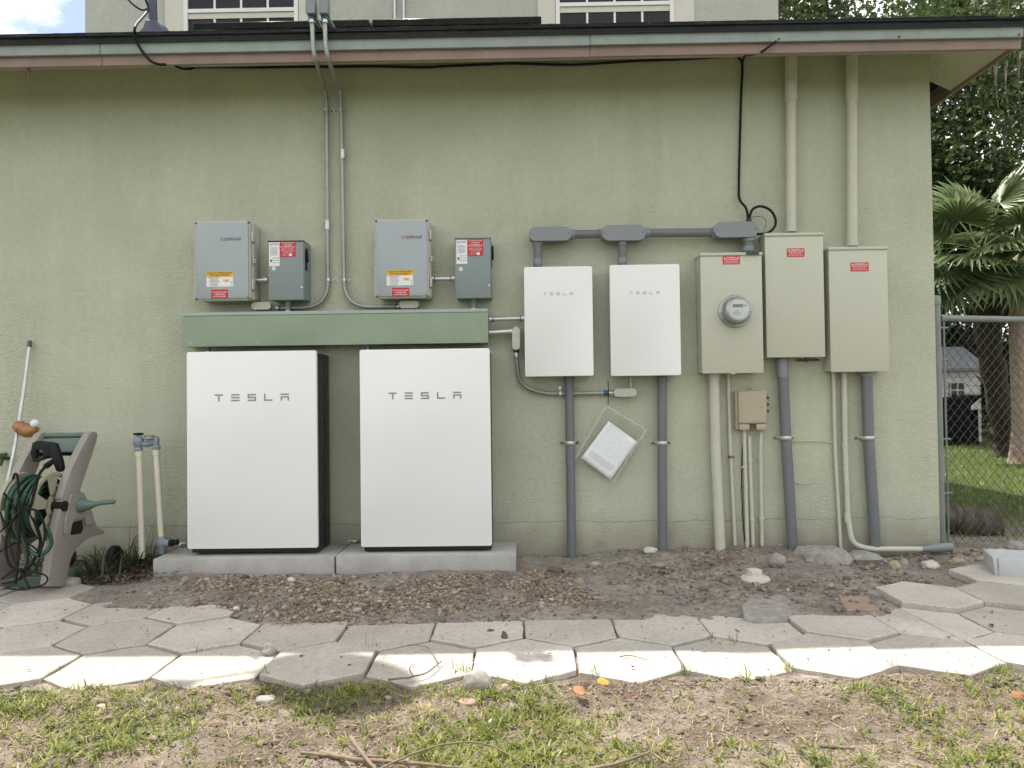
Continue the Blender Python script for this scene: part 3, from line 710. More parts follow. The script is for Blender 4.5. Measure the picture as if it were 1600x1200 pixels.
# couplings between trough and batteries
for px, lab in ((315, 'short conduit stub from trough down to the left battery cabinet'), (570, 'short conduit stub from trough down to the right battery cabinet')):
    p = onY(px, 545, -.19); bm = B(); tube(bm, [(p.x, -.1, tz0 - .001), (p.x, -.1, tz0 - .06)], .014, 12)
    o = obj('conduit_stub', bm, 'emt', None, (p.x, -.1, tz0 - .06)); put(o, None, lab, 'conduit', 'stubs above the batteries')
    bm = B(); tube(bm, [(p.x, -.1, tz0 - .004), (p.x, -.1, tz0 - .025)], .0185, 12); obj('locknut', bm, 'blue_ring', o)

# ---- labels
def plate(name, cx, cz, w, h, y, m, parent, th=.0012):
    bm = B(); bx2(bm, cx - w / 2, cx + w / 2, y - th, y, cz - h / 2, cz + h / 2); return obj(name, bm, m, parent, smooth=0)

# ---- combiner enclosures with clear-cornered lids
def combiner(x0, y0, x1, y1, lab, logo, yel, red, hinge_side):
    yf = -.165; c, w, h = rect(x0, y0, x1, y1, yf); zb, zt = c.z - h / 2, c.z + h / 2
    t = thing('combiner_box', lab, 'electrical box', (c.x, -.08, zb), 'solar combiner boxes')
    bm = B(); bx2(bm, c.x - w / 2 + .008, c.x + w / 2 + .008, -.125, -.006, zb + .006, zt - .004, .012, 3); obj('enclosure', bm, 'box_bone', t)
    bm = B(); prism(bm, rrect((c.x, c.z), w, h, .016, yf + .012), (0, .028, 0), .004, 2); obj('lid_rim', bm, 'box_bone', t)
    bm = B(); prism(bm, rrect((c.x - .001, c.z), w - .016, h - .020, .026, yf), (0, .012, 0), .003, 2); lid = obj('lid', bm, 'lid_grey', t)
    for sx in (-1, 1):
        for sz in (-1, 1):
            bm = B(); lathe(bm, [(0, .006), (.007, .005), (.008, 0)], (c.x + sx * (w / 2 - .010), yf + .012, c.z + sz * (h / 2 - .011)), (0, -1, 0), 10); obj('lid_screw', bm, 'clear_dark', t)
    n = 12
    for i in range(n):
        z = zb + h * (.07 + .86 * i / (n - 1)); bm = B(); tube(bm, [(c.x - w / 2 - .004, yf + .03, z - .012), (c.x - w / 2 - .004, yf + .03, z + .012)], .006, 8); obj('hinge_knuckle', bm, 'box_bone', t)
    for fz in (.80, .20):
        bm = B(); bx2(bm, c.x + w / 2 + .004, c.x + w / 2 + .016, yf + .012, yf + .06, zb + h * fz - .03, zb + h * fz + .03, .003); obj('latch', bm, 'box_bone', t)
    bm = B(); z = zb + h * .5; prism(bm, [(c.x + w / 2 + .006, yf + .03, z - .02), (c.x + w / 2 + .026, yf + .03, z - .006), (c.x + w / 2 + .026, yf + .03, z + .006), (c.x + w / 2 + .006, yf + .03, z + .02)], (0, .008, 0), .001); obj('padlock_tab', bm, 'box_bone', t)
    bm = B(); lathe(bm, [(0, .001), (.0045, .001), (.0045, 0)], (c.x + w / 2 + .018, yf + .03, z), (0, -1, 0), 8); obj('tab_hole', bm, 'ink_black', t)
    yl = yf - .0006
    # maker's mark: an orange ring and the name
    lx0, lx1, ly = logo; a = onY(lx0, ly, yf); b = onY(lx1, ly, yf); wl_ = b.x - a.x; hh = 5.2 / scl(yf)
    bm = B(); tube(bm, [Vector((a.x + hh * .5 + hh * .5 * math.cos(k * math.pi / 12), yl, a.z + hh * .5 * math.sin(k * math.pi / 12))) for k in range(25)], .0013, 5)
    bx2(bm, a.x + hh * .2, a.x + hh * .8, yl - .001, yl, a.z - .001, a.z + .001); obj('maker_mark', bm, 'ink_orange', lid)
    text('maker_name', 'ENPHASE', ((a.x + hh * 1.35 + b.x) / 2, yl, a.z), hh * .92, 'ink_grey', lid, wl_ - hh * 1.35, bold=True)
    # rapid-shutdown label
    lc, lw, lh = rect(*yel, yf); lab_ = plate('shutdown_label', lc.x, lc.z, lw, lh, yl + .0006, 'label_white', lid)
    plate('label_header', lc.x, lc.z + lh * .33, lw, lh * .34, yl - .0008, 'label_yellow', lid, .0008)
    yt = yl - .0018
    text('label_text', 'SOLAR PV SYSTEM EQUIPPED', (lc.x, yt, lc.z + lh * .40), lh * .11, 'ink_black', lid, lw * .92, bold=True)
    text('label_text', 'WITH RAPID SHUTDOWN', (lc.x, yt, lc.z + lh * .25), lh * .11, 'ink_black', lid, lw * .76, bold=True)
    yt = yl - .0010
    for i, s in enumerate(('TURN RAPID SHUTDOWN', 'SWITCH TO THE', '"OFF" POSITION TO', 'SHUT DOWN PV SYSTEM', 'AND REDUCE', 'SHOCK HAZARD', 'IN THE ARRAY')):
        text('label_text', s, (lc.x - lw * .22, yt, lc.z + lh * (.10 - .088 * i)), lh * .042, 'ink_black', lid, lw * (.44 if i in (0, 3) else .3))
    bm = B(); prism(bm, [(lc.x + lw * .13, yt, lc.z - lh * .09), (lc.x + lw * .24, yt, lc.z - lh * .16), (lc.x + lw * .36, yt, lc.z - lh * .09), (lc.x + lw * .36, yt, lc.z - lh * .02), (lc.x + lw * .13, yt, lc.z - lh * .02)], (0, -.0006, 0)); obj('label_house', bm, 'label_yellow', lid, smooth=0)
    bm = B(); bx2(bm, lc.x + lw * .13, lc.x + lw * .45, yt - .0006, yt, lc.z - lh * .172, lc.z - lh * .162); bx2(bm, lc.x + lw * .44, lc.x + lw * .45, yt - .0006, yt, lc.z - lh * .44, lc.z - lh * .172); obj('label_line', bm, 'ink_grey', lid, smooth=0)
    plate('small_sticker', lc.x - lw * .02, lc.z - lh * .61, lw * .33, lh * .13, yl + .0006, 'lid_grey', lid); text('label_text', 'RAPID SHUTDOWN', (lc.x - lw * .02, yl - .0008, lc.z - lh * .61), lh * .05, 'ink_white', lid, lw * .3)
    rc, rw, rh = rect(*red, yf); plate('warning_label', rc.x, rc.z, rw, rh, yl + .0006, 'label_red', lid)
    for i, s in enumerate(('PHOTOVOLTAIC SYSTEM', 'COMBINER PANEL', 'DO NOT ADD LOADS')):
        text('label_text', s, (rc.x, yl - .0010, rc.z + rh * (.20 - .25 * i)), rh * .14, 'ink_white', lid, rw * (.88, .66, .74)[i], bold=True)
    # little outlet body and mounting ears under the box
    return t, c, w, zb
combiner(302, 344, 391, 470, 'left grey combiner box with yellow and red labels above the trough', (344.5, 376.5, 374), (322.5, 424.5, 364.5, 448), (330, 452.5, 356.5, 466), -1)
combiner(585, 341, 670, 466, 'right grey combiner box with yellow and red labels above the trough', (627.5, 659.5, 371), (604, 422, 645.5, 446), (612.5, 449.5, 639.5, 463), -1)

# ---- disconnect switches
def disconnect(x0, y0, x1, y1, lab, white, red, dot, side_handle):
    yf = -.15; c, w, h = rect(x0, y0, x1, y1, yf); zb, zt = c.z - h / 2, c.z + h / 2
    t = thing('disconnect_switch', lab, 'switch box', (c.x, -.07, zb), 'grey disconnect switches')
    bm = B(); bx2(bm, c.x - w / 2 + .004, c.x + w / 2 + .004, yf + .012, -.006, zb + .004, zt - .003, .003, 1); obj('body', bm, 'steel_grey', t)
    bm = B(); bx2(bm, c.x - w / 2, c.x + w / 2, yf, yf + .011, zb, zt - .006, .003, 2); cov = obj('cover', bm, 'steel_grey', t)
    bm = B(); bx2(bm, c.x - w / 2 - .003, c.x + w / 2 + .003, yf - .004, -.008, zt - .0055, zt, .001, 1); obj('rain_lip', bm, 'ink_black' if x0 < 500 else 'steel_grey', t)
    hx = c.x + w / 2 + (.0 if side_handle else .0)
    bm = B(); z1 = zt - h * .13
    prism(bm, [(hx + .007, yf + .018, z1), (hx + .007, yf + .032, z1 + .004), (hx + .007, yf + .052, z1 - h * .20), (hx + .007, yf + .036, z1 - h * .23)], (.012, 0, 0), .002)
    bx2(bm, hx + .0045, hx + .0068, yf + .02, yf + .06, z1 - h * .36, z1 - h * .05); obj('handle', bm, 'rubber_black', t)
    bm = B(); bx2(bm, c.x + w / 2 - .016, c.x + w / 2 - .004, yf - .004, yf - .0005, zb + h * .19, zb + h * .22, .001, 1); obj('hasp', bm, 'emt', t)
    wc, ww, wh = rect(*white, yf); y = yf
    plate('rating_label', wc.x, wc.z, ww, wh, y - .0002, 'label_white', cov); yt = y - .0018
    text('maker_name', 'EATON', (wc.x, yt, wc.z + wh * .41), wh * .075, 'ink_blue', cov, ww * .78, bold=True)
    for i in range(7):
        bm = B(); zz = wc.z + wh * (.26 - .05 * i); bx2(bm, wc.x - ww * .38, wc.x + ww * (.25 + .1 * ((i * 7) % 3) / 2), yt - .0004, yt, zz, zz + wh * .012); obj('fine_print', bm, 'ink_grey', cov, smooth=0)
    for i, s in enumerate(('Safety Switch', '60A 240V', 'Type 3R')):
        text('label_text', s, (wc.x + ww * .12, yt, wc.z - wh * (.16 + .10 * i)), wh * .035, 'ink_black', cov, ww * .62)
    bm = B(); bx2(bm, wc.x - ww * .38, wc.x - ww * .24, yt - .0005, yt, wc.z - wh * .33, wc.z - wh * .22); obj('label_mark', bm, 'ink_black', cov, smooth=0)
    rc, rw, rh = rect(*red, yf); plate('warning_label', rc.x, rc.z, rw, rh, y - .0004, 'label_red', cov); yt = y - .0020
    for i, (s, f, hh) in enumerate((('PHOTOVOLTAIC SYSTEM', .86, .06), ('AC DISCONNECT', .6, .07), ('WARNING', .58, .105), ('ELECTRIC SHOCK HAZARD', .72, .05), ('TERMINALS ON THE LINE AND', .84, .045), ('LOAD SIDES MAY BE ENERGIZED', .84, .045), ('IN THE OPEN POSITION', .6, .045), ('RATED AC CURRENT', .5, .04), ('NOMINAL AC VOLTAGE', .5, .04))):
        zz = rc.z + rh * (.41, .30, .16, .05, -.05, -.13, -.21, -.31, -.40)[i]
        text('label_text', s, (rc.x - (rw * .12 if i > 6 else 0), yt, zz), rh * hh, 'ink_white', cov, rw * f, bold=i < 3)
    for s in (-1, 1):
        bm = B(); q = (rc.x + s * rw * .40, rc.z + rh * .16); prism(bm, [(q[0] - rw * .045, yt, q[1] - rh * .05), (q[0] + rw * .045, yt, q[1] - rh * .05), (q[0], yt, q[1] + rh * .05)], (0, -.0005, 0)); obj('warning_triangle', bm, 'ink_white', cov, smooth=0)
    plate('value_patch', rc.x + rw * .18, rc.z - rh * .37, rw * .19, rh * .15, y - .0018, 'ink_white', cov, .0005)
    d = onY(dot[0], dot[1], yf); bm = B(); lathe(bm, [(0, .0015), (3.2 / scl(yf), .0015), (3.2 / scl(yf), 0)], (d.x, y - .0001, d.z), (0, -1, 0), 20); obj('round_sticker', bm, 'label_white', cov, smooth=30)
    text('sticker_mark', 'UL', (d.x, y - .0022, d.z), 2.0 / scl(yf), 'ink_black', cov)
disconnect(419, 375.5, 474.5, 469, 'left grey disconnect switch with red warning label and black top lip', (420.5, 378.5, 437, 416), (437.5, 377, 462, 401.5), (428, 419.5), False)
disconnect(711, 371, 766.5, 466, 'right grey disconnect switch with red warning label', (713, 375, 730, 412.5), (730.5, 374, 755, 400), (720, 420.5), True)

# ---- nipples between the boxes
def nipple(name, a, b, r, lab, m='emt', rings='emt', group=None, rr=1.45, rl=.022):
    a = Vector(a); b = Vector(b); d = (b - a).normalized()
    bm = B(); tube(bm, [a, b], r, 14); o = obj(name, bm, m, None, tuple((a + b) / 2)); put(o, None, lab, 'conduit', group)
    for p, s in ((a, 1), (b, -1)):
        bm = B(); tube(bm, [p + d * s * .001, p + d * s * rl], r * rr, 10); obj('connector', bm, 'emt', o)
        bm = B(); tube(bm, [p + d * s * (rl + .0005), p + d * s * (rl + .006)], r * rr * .97, 12); obj('ring', bm, rings, o)
    return o
G1 = 'short steel conduits between boxes'
p = onY(398, 438, -.08); q = onY(419, 437.5, -.08); nipple('conduit_nipple', p, q, .012, 'short steel conduit joining the left combiner box and its switch', rings='emt', group=G1)
p = onY(673, 436, -.08); q = onY(711, 435.5, -.08); nipple('conduit_nipple', p, q, .013, 'short steel conduit with blue rings joining the right combiner box and its switch', rings='blue_ring', group=G1)
for px, py0, lab in ((450, 469, 'short vertical stub from the left switch down to the trough'), (740, 466, 'short vertical stub from the right switch down to the trough')):
    a = onY(px, py0, -.07); bm = B(); tube(bm, [(a.x, -.07, a.z + .003), (a.x, -.07, tz1 - .002)], .017, 14); o = obj('conduit_stub', bm, 'steel_grey', None, (a.x, -.07, tz1)); put(o, None, lab, 'conduit', 'stubs between switches and trough')
    bm = B(); tube(bm, [(a.x, -.07, tz1), (a.x, -.07, tz1 + .010)], .023, 12); obj('locknut', bm, 'emt', o)

def conduit_body(name, parent, c, L, W, D, axis, m, screws=True, mscrew='emt'):
    """oval conduit body with a screwed cover plate; axis 'x' or 'z' is its long direction"""
    bm = B(); w, h = (L, W) if axis == 'x' else (W, L)
    prism(bm, rrect((c.x, c.z), w, h, W * .47, c.y - D / 2), (0, D, 0), .004, 2); b = obj(name, bm, m, parent)
    bm = B(); prism(bm, rrect((c.x, c.z), w * 1.0 + .004, h + .004, W * .49, c.y - D / 2 - .006), (0, .0055, 0), .0015, 1); cv = obj('cover_plate', bm, m, b)
    if screws:
        for s in (-1, 1):
            o = Vector((s * (L / 2 - W * .22), 0, 0)) if axis == 'x' else Vector((0, 0, s * (L / 2 - W * .22)))
            bm = B(); lathe(bm, [(0, .003), (.0035, .002), (.004, 0)], Vector((c.x, c.y - D / 2 - .006, c.z)) + o, (0, -1, 0), 8); obj('screw', bm, mscrew, b)
    return b
# ---- two steel conduits coming down from the roof
def roof_conduit(lab, top, path_px, end_body, coup, strap_px):
    a = onY(top[0], 28, -.495); t = thing('roof_conduit', lab, 'conduit', (a.x, -.05, tz1), 'steel conduits from roof to combiner boxes')
    pts = fillet([onY(x, y, Y) for x, y, Y in path_px], .16, 9)
    bm = B(); tube(bm, pts, .0125, 12); obj('pipe', bm, 'emt_dull', t)
    # elbow box on top with its cover and a rear pipe into the roof
    lb = onY(top[0] + .5, 15.5, -.50); bm = B(); bx2(bm, lb.x - .025, lb.x + .025, -.535, -.475, lb.z - .036, lb.z + .062, .006, 2); e = obj('elbow_body', bm, 'pvc_light', t)
    bm = B(); bx2(bm, lb.x - .0265, lb.x + .0265, -.541, -.5355, lb.z - .038, lb.z + .064, .002, 1); obj('cover_plate', bm, 'pvc_light', e)
    bm = B(); tube(bm, [lb + Vector((0, 0, -.037)), lb + Vector((0, 0, -.056))], .0185, 12); obj('hub', bm, 'blue_ring', t)
    bm = B(); tube(bm, [lb + Vector((0, 0, -.0565)), lb + Vector((0, 0, -.075))], .016, 12); obj('hub', bm, 'emt', t)
    bm = B(); tube(bm, [(lb.x + .002, -.472, lb.z - .012), (lb.x + .002, -.02, lb.z - .012)], .0125, 10); obj('rear_pipe', bm, 'cast_fitting', t)
    for (x, y) in coup:
        p = onY(x, y, -.03); bm = B(); tube(bm, [p + Vector((0, 0, -.028)), p + Vector((0, 0, .028))], .0168, 12); obj('coupling', bm, 'emt', t)
        for s in (-1, 1):
            bm = B(); tube(bm, [p + Vector((0, 0, s * .014)), p + Vector((0, 0, s * .019))], .0185, 12); obj('ring', bm, 'emt', t)
    for (x, y, s) in strap_px:
        p = onY(x, y, -.03); bm = B(); tube(bm, [p + Vector((0, 0, -.008)), p + Vector((0, 0, .008))], .0145, 12); bx2(bm, p.x + (.013 if s > 0 else -.045), p.x + (.045 if s > 0 else -.013), -.006, -.003, p.z - .008, p.z + .008); st = obj('strap', bm, 'emt', t)
        bm = B(); lathe(bm, [(0, .006), (.005, .005), (.006, 0)], (p.x + s * .033, -.006, p.z), (0, -1, 0), 8); obj('screw', bm, 'ink_black', st)
    eb = onY(*end_body, -.05); b = conduit_body('outlet_body', t, Vector((eb.x, -.05, eb.z)), 30 / scl(-.05), 11 / scl(-.05), .04, 'x', 'cast_fitting')
    e = pts[-1]; bm = B(); d = Vector((1 if e.x > eb.x else -1, 0, 0)); tube(bm, [e + d * .004, e + d * .02], .0165, 12); obj('connector', bm, 'emt', t)
    bm = B(); tube(bm, [e + d * .0205, e + d * .026], .0172, 12); obj('ring', bm, 'blue_ring', t)
    return t
roof_conduit('left bent steel conduit from roof edge down to the left combiner box', (487, 28), [(487.5, 27, -.495), (489.5, 78, -.495), (492.5, 92, -.485), (508, 140, -.035), (510.5, 165, -.03), (512.5, 480, -.03), (431, 481.5, -.05)], (410, 478.5), [(511.5, 352)], [(513, 437, 1), (509, 172, 1)])
roof_conduit('right bent steel conduit from roof edge down to the right combiner box', (507, 28), [(507, 25, -.495), (509, 74, -.495), (512.5, 92, -.485), (531, 140, -.035), (533, 165, -.03), (538.5, 480, -.03), (625, 479, -.05)], (640, 476.5), [(535.5, 241)], [(532, 172, -1), (538, 437, 1)])

# ---- two white gateways
def gateway(x0, y0, x1, y1, lab, logo):
    yf = -.155; c, w, h = rect(x0, y0, x1, y1, yf); t = thing('gateway_box', lab, 'electrical box', (c.x, -.07, c.z - h / 2), 'white gateway boxes')
    bm = B(); prism(bm, rrect((c.x, c.z), w, h, .008, yf), (0, .05, 0), .0035, 2); obj('front_cover', bm, 'batt_white', t)
    bm = B(); bx2(bm, c.x - w / 2 + .01, c.x + w / 2 - .01, yf + .051, -.004, c.z - h / 2 + .01, c.z + h / 2 - .01, .004); obj('back_box', bm, 'lid_grey', t)
    l = onY(logo[0], logo[1], yf); wide_logo(t, l.x, l.z, logo[2] / scl(yf), yf - .0002, 'logo_pale')
    return c, w, h
gateway(819.5, 416, 926.5, 588, 'left white gateway box, nearest the wiring trough', (872, 459, 47))
gateway(954, 413, 1063, 587, 'right white gateway box, beside the meter box', (1007, 457.5, 47))

# ---- steel conduits from the trough to the gateways
p = onY(764, 499, -.08); q = onY(820, 497.5, -.08); nipple('conduit_nipple', p, q, .0125, 'straight steel conduit from trough end to the left gateway box', rings='blue_ring', group='steel conduits to the gateways')
t = thing('bent_conduit', 'steel conduit curving from trough end under the left gateway to the right one', 'conduit', onY(806, 520, -.06), 'steel conduits to the gateways')
a = onY(764, 520, -.06); b = onY(801, 518, -.06); bm = B(); tube(bm, [a, b], .0165, 14); obj('pipe', bm, 'emt', t)
for f0, f1, r, m_ in ((0, .06, .022, 'emt'), (.06, .1, .022, 'emt'), (.6, .72, .019, 'emt'), (.86, .99, .021, 'emt')):
    bm = B(); tube(bm, [a.lerp(b, f0), a.lerp(b, f1)], r, 12); obj('connector', bm, m_, t)
lc = onY(806.5, 529, -.06); conduit_body('elbow_body', t, Vector((lc.x, -.06, lc.z)), 35 / scl(-.06), 11.5 / scl(-.06), .04, 'z', 'cast_fitting')
pts = fillet([onY(806.5, 546, -.055), onY(807, 560, -.05), onY(811, 600, -.035), onY(845, 614.5, -.03), onY(880, 615, -.03), onY(948, 614, -.03)], .17, 9)
bm = B(); tube(bm, pts, .0125, 12); obj('bent_pipe', bm, 'emt_dull', t)
for (pa, pb, r, m_) in (((806.5, 547, -.055), (806.5, 551, -.055), .019, 'ink_black'), ((806.7, 551.2, -.055), (807, 557, -.055), .0165, 'emt'), ((943, 614, -.03), (951, 614, -.03), .017, 'blue_ring'), ((951.2, 614, -.03), (958, 613.8, -.03), .016, 'emt')):
    bm = B(); tube(bm, [onY(*pa), onY(*pb)], r, 12); obj('connector', bm, m_, t)
lc = onY(976, 613.5, -.04); conduit_body('elbow_body', t, Vector((lc.x, -.045, lc.z)), 35 / scl(-.04), 12 / scl(-.04), .045, 'x', 'cast_fitting')
bm = B(); tube(bm, [onY(985.5, 607.5, -.05), onY(985, 586, -.05)], .011, 10); obj('riser', bm, 'emt_dull', t)
for (px, py) in ((875, 606), (875, 614.5)):
    s = onY(px, py, -.012); bm = B(); bx2(bm, s.x - .011, s.x + .011, -.05 if py > 610 else -.008, -.004, s.z - .014, s.z + .014, .003, 1); obj('clamp', bm, 'emt', t)

# ---- PVC pipe run along the top
run = thing('plastic_pipe_run', 'grey plastic pipe run with three fittings above the gateways and meter', 'pipe run', onY(960, 365, -.075))
for (x0, y0, x1, y1) in ((826.5, 354.5, 893, 376), (940.5, 351.5, 1009, 375.5), (1116, 346.5, 1184, 370.5)):
    c, w, h = rect(x0, y0, x1, y1, -.12)
    bm = B(); prism(bm, rrect((c.x, c.z), w, h, h * .47, -.115), (0, .085, 0), .004, 2); b = obj('pipe_fitting', bm, 'pvc_grey', run)
    bm = B(); prism(bm, rrect((c.x, c.z), w + .003, h + .003, h * .48, -.122), (0, .0065, 0), .002, 1); obj('cover_plate', bm, 'pvc_light', b)
    for s in (-1, 1):
        bm = B(); lathe(bm, [(0, .003), (.0035, .002), (.004, 0)], (c.x + s * w * .44, -.122, c.z), (0, -1, 0), 8); obj('screw', bm, 'ink_grey', b)
def pvc(parent, pts, r, m='pvc_grey', name='pipe'):
    bm = B(); tube(bm, pts, r, 18); return obj(name, bm, m, parent)
pvc(run, [onY(896, 366.5, -.07), onY(939, 365.5, -.07)], .0265); pvc(run, [onY(1012, 364, -.07), onY(1114, 363.5, -.07)], .0265)
for (x, y, dx) in ((894.5, 366.5, 0), (939.5, 365.5, 0), (1011, 364.2, 0), (1114.5, 363.8, 0)):
    p = onY(x, y, -.07); pvc(run, [p + Vector((-.012, 0, 0)), p + Vector((.012, 0, 0))], .0325, 'pvc_light', 'collar')
for (x, y0, y1, yb) in ((840.5, 376.5, 416, -.075), (972.5, 376, 414, -.075), (1169.5, 370.5, 396, -.075)):
    big = 1.0 if x < 1100 else 1.3
    a = onY(x, y0, yb); b = onY(x, y1, yb); pvc(run, [a, b], .0255 * big)
    pvc(run, [a, a + Vector((0, 0, -.028))], .030 * big, 'pvc_light', 'collar'); pvc(run, [b + Vector((0, 0, .012)), b + Vector((0, 0, .042))], .0295 * big, 'pvc_light', 'collar')
    pvc(run, [b + Vector((0, 0, -.003)), b + Vector((0, 0, .0115))], .028 * big, 'blue_ring' if x > 1100 else 'pvc_grey', 'locknut')

# ---- tall beige boxes: the meter box and two breaker panels
def panel(name, x0, y0, x1, y1, lab, red, d=.14):
    yf = -d; c, w, h = rect(x0, y0, x1, y1, yf); zb, zt = c.z - h / 2, c.z + h / 2
    t = thing(name, lab, 'electrical box', (c.x, -.07, zb), 'beige electrical boxes')
    bm = B(); bx2(bm, c.x - w / 2 + .003, c.x + w / 2 - .003, yf + .008, -.004, zb + .006, zt - .01, .003, 1); obj('body', bm, 'panel_beige', t)
    bm = B(); bx2(bm, c.x - w / 2, c.x + w / 2, yf, yf + .0075, zb, zt - .019, .003, 2); cv = obj('cover', bm, 'panel_beige', t)
    bm = B(); bx2(bm, c.x - w / 2 - .003, c.x + w / 2 + .003, yf - .007, -.006, zt - .0185, zt, .003, 2); obj('rain_lip', bm, 'panel_beige', t)
    rc, rw, rh = rect(*red, yf); plate('warning_label', rc.x, rc.z, rw, rh, yf - .0003, 'label_red_faded', cv); yt = yf - .0019
    for i, (s, f, hh) in enumerate((('WARNING', .56, .17), ('DUAL POWER SOURCE', .8, .13), ('SECOND SOURCE IS', .7, .10), ('PHOTOVOLTAIC SYSTEM', .8, .10))):
        text('label_text', s, (rc.x, yt, rc.z + rh * (.29, .06, -.15, -.34)[i]), rh * hh, 'ink_white', cv, rw * f, bold=i < 2)
    for s in (-1, 1):
        bm = B(); q = (rc.x + s * rw * .38, rc.z + rh * .29); prism(bm, [(q[0] - rw * .05, yt, q[1] - rh * .1), (q[0] + rw * .05, yt, q[1] - rh * .1), (q[0], yt, q[1] + rh * .1)], (0, -.0005, 0)); obj('warning_triangle', bm, 'ink_white', cv, smooth=0)
    bm = B(); bx2(bm, c.x - .014, c.x + .014, yf - .006, yf + .02, zb - .006, zb - .0005, .001, 1); obj('hasp', bm, 'nail_rust' if name != 'meter_box' else 'emt', t)
    return t, c, w, h, yf, zb, zt
mt, c, w, h, yf, zb, zt = panel('meter_box', 1096, 394.5, 1191.5, 583, 'beige meter box carrying the round electric meter', (1129, 400, 1156, 413), .145)
panel('breaker_panel', 1197, 363.5, 1287.5, 558, 'middle beige breaker panel, tallest set, right of the meter box', (1229.5, 388, 1257, 401.5), .125)
panel('breaker_panel', 1297, 385.5, 1387.5, 580.5, 'rightmost beige breaker panel, nearest the house corner', (1329, 410, 1357, 424), .125)
# the meter: collar, glass dome, face
mc = onY(1149, 486, -.16); mtr = thing('electric_meter', 'round glass electric meter with small display on the beige meter box', 'electric meter', (mc.x, -.146, mc.z)); O = Vector((mc.x, -.147, mc.z)); ax = (0, -1, 0)
bm = B(); lathe(bm, [(.098, 0), (.098, .016), (.092, .022), (.082, .022), (.082, 0)], O, ax, 40, False); obj('collar', bm, 'meter_ring', mtr)
bm = B(); lathe(bm, [(.081, .004), (.081, .03), (.0765, .032), (.0765, .004)], O, ax, 40, False); obj('dark_gap', bm, 'ink_black', mtr)
bm = B(); lathe(bm, [(0, .02), (.072, .02), (.072, .075), (.062, .085), (0, .085)], O, ax, 40); obj('drum', bm, 'meter_ring', mtr)
bm = B(); lathe(bm, [(0, .0885), (.056, .0885), (.056, .0855), (0, .0855)], O, ax, 40); fc = obj('face', bm, 'meter_face', mtr)
bm = B(); bx2(bm, mc.x - .036, mc.x + .026, -.2375, -.2358, mc.z + .014, mc.z + .032); obj('display', bm, 'lcd', fc, smooth=0)
text('digits', '08214', (mc.x - .005, -.2382, mc.z + .023), .011, 'ink_black', fc, .046)
bm = B(); lathe(bm, [(0, .0012), (.005, .0012), (.005, 0)], (mc.x + .038, -.2358, mc.z + .024), ax, 12); obj('port', bm, 'ink_black', fc)
for i, (s, wd_) in enumerate((('kWh', .018), ('CL200 240V 3W', .05), ('FM 2S  60Hz', .04))): text('face_text', s, (mc.x - .012, -.2362, mc.z - .004 - .012 * i), .006, 'ink_grey', fc, wd_)
bm = B(); lathe(bm, [(.084, .022), (.084, .07), (.080, .095), (.070, .108), (.05, .114), (0, .115)], O, ax, 40); obj('glass_dome', bm, 'meter_glass', mtr, smooth=180)
bm = B(); lathe(bm, [(.0855, .022), (.0875, .024), (.0875, .034), (.0855, .036)], O, ax, 40, False); obj('glass_flange', bm, 'meter_ring', mtr)
# brass bracket and seal on the meter box
s = onY(1175, 395, -.145); bm = B(); bx2(bm, s.x - .038, s.x + .038, -.158, -.1525, zt - .016, zt - .001, .001, 1)
for k in range(4): lathe(bm, [(0, .006), (.005, .005), (.006, 0)], (s.x - .03 + .02 * k, -.158, zt - .008), ax, 8)
put(obj('ground_bar', bm, 'hose_olive', None, (s.x, -.155, zt)), None, 'small brass grounding bar on the top edge of the meter box', 'grounding bar')

# ---- pipes below and above the boxes
def pipe(name, pts_px, r, m, lab, group, Y=-.05, straps=(), collars=(), n=16, cat='pipe', fr=.12, mc=None):
    P = [onY(*(p if len(p) == 3 else (*p, Y))) for p in pts_px]
    o = thing(name, lab, cat, P[-1], group)
    bm = B(); tube(bm, fillet(P, fr) if len(P) > 2 else P, r, n); obj('pipe', bm, m, o)
    for (x, y) in straps:
        p = onY(x, y, Y); z = p.z; bm = B(); rr = r + .0018; N = 12
        prof = [(p.x - rr - .032, -.003), (p.x - rr - .001, -.003)] + [(p.x - rr * math.cos(math.pi * k / N), p.y - rr * math.sin(math.pi * k / N)) for k in range(N + 1)] + [(p.x + rr + .001, -.003), (p.x + rr + .032, -.003)]
        inn = [(a, b + .0022) for a, b in prof[::-1]]; inn = []
        for (a, b) in prof: inn.append((p.x + (a - p.x) * (1 - .0016 / max(rr, .001)) if b < -.004 else a, b + (.0016 if b >= -.004 else .0)))
        poly = [(a, b, z - .011) for a, b in prof] + [(a, b, z - .011) for a, b in inn[::-1]]
        for i in range(len(prof) - 1):
            for zz in (0,):
                vs = [Vector((prof[i][0], prof[i][1], z - .011)), Vector((prof[i + 1][0], prof[i + 1][1], z - .011)), Vector((prof[i + 1][0], prof[i + 1][1], z + .011)), Vector((prof[i][0], prof[i][1], z + .011))]
                bm.faces.new([bm.verts.new(v) for v in vs])
        bmesh.ops.remove_doubles(bm, verts=bm.verts[:], dist=.0002)
        st = obj('strap', bm, 'strap_zinc', o, smooth=60); md = st.modifiers.new('t', 'SOLIDIFY'); md.thickness = .0018; md.offset = 0
        for s in (-1, 1):
            bm = B(); lathe(bm, [(0, .005), (.0045, .004), (.0055, 0)], (p.x + s * (rr + .019), -.004, z), (0, -1, 0), 8); obj('screw', bm, 'ink_black', st)
    for (x0, y0, x1, y1, k) in collars:
        bm = B(); tube(bm, [onY(x0, y0, Y), onY(x1, y1, Y)], r * k, n); obj('collar', bm, mc or m, o)
    return o
GP = 'grey plastic pipes below the boxes'
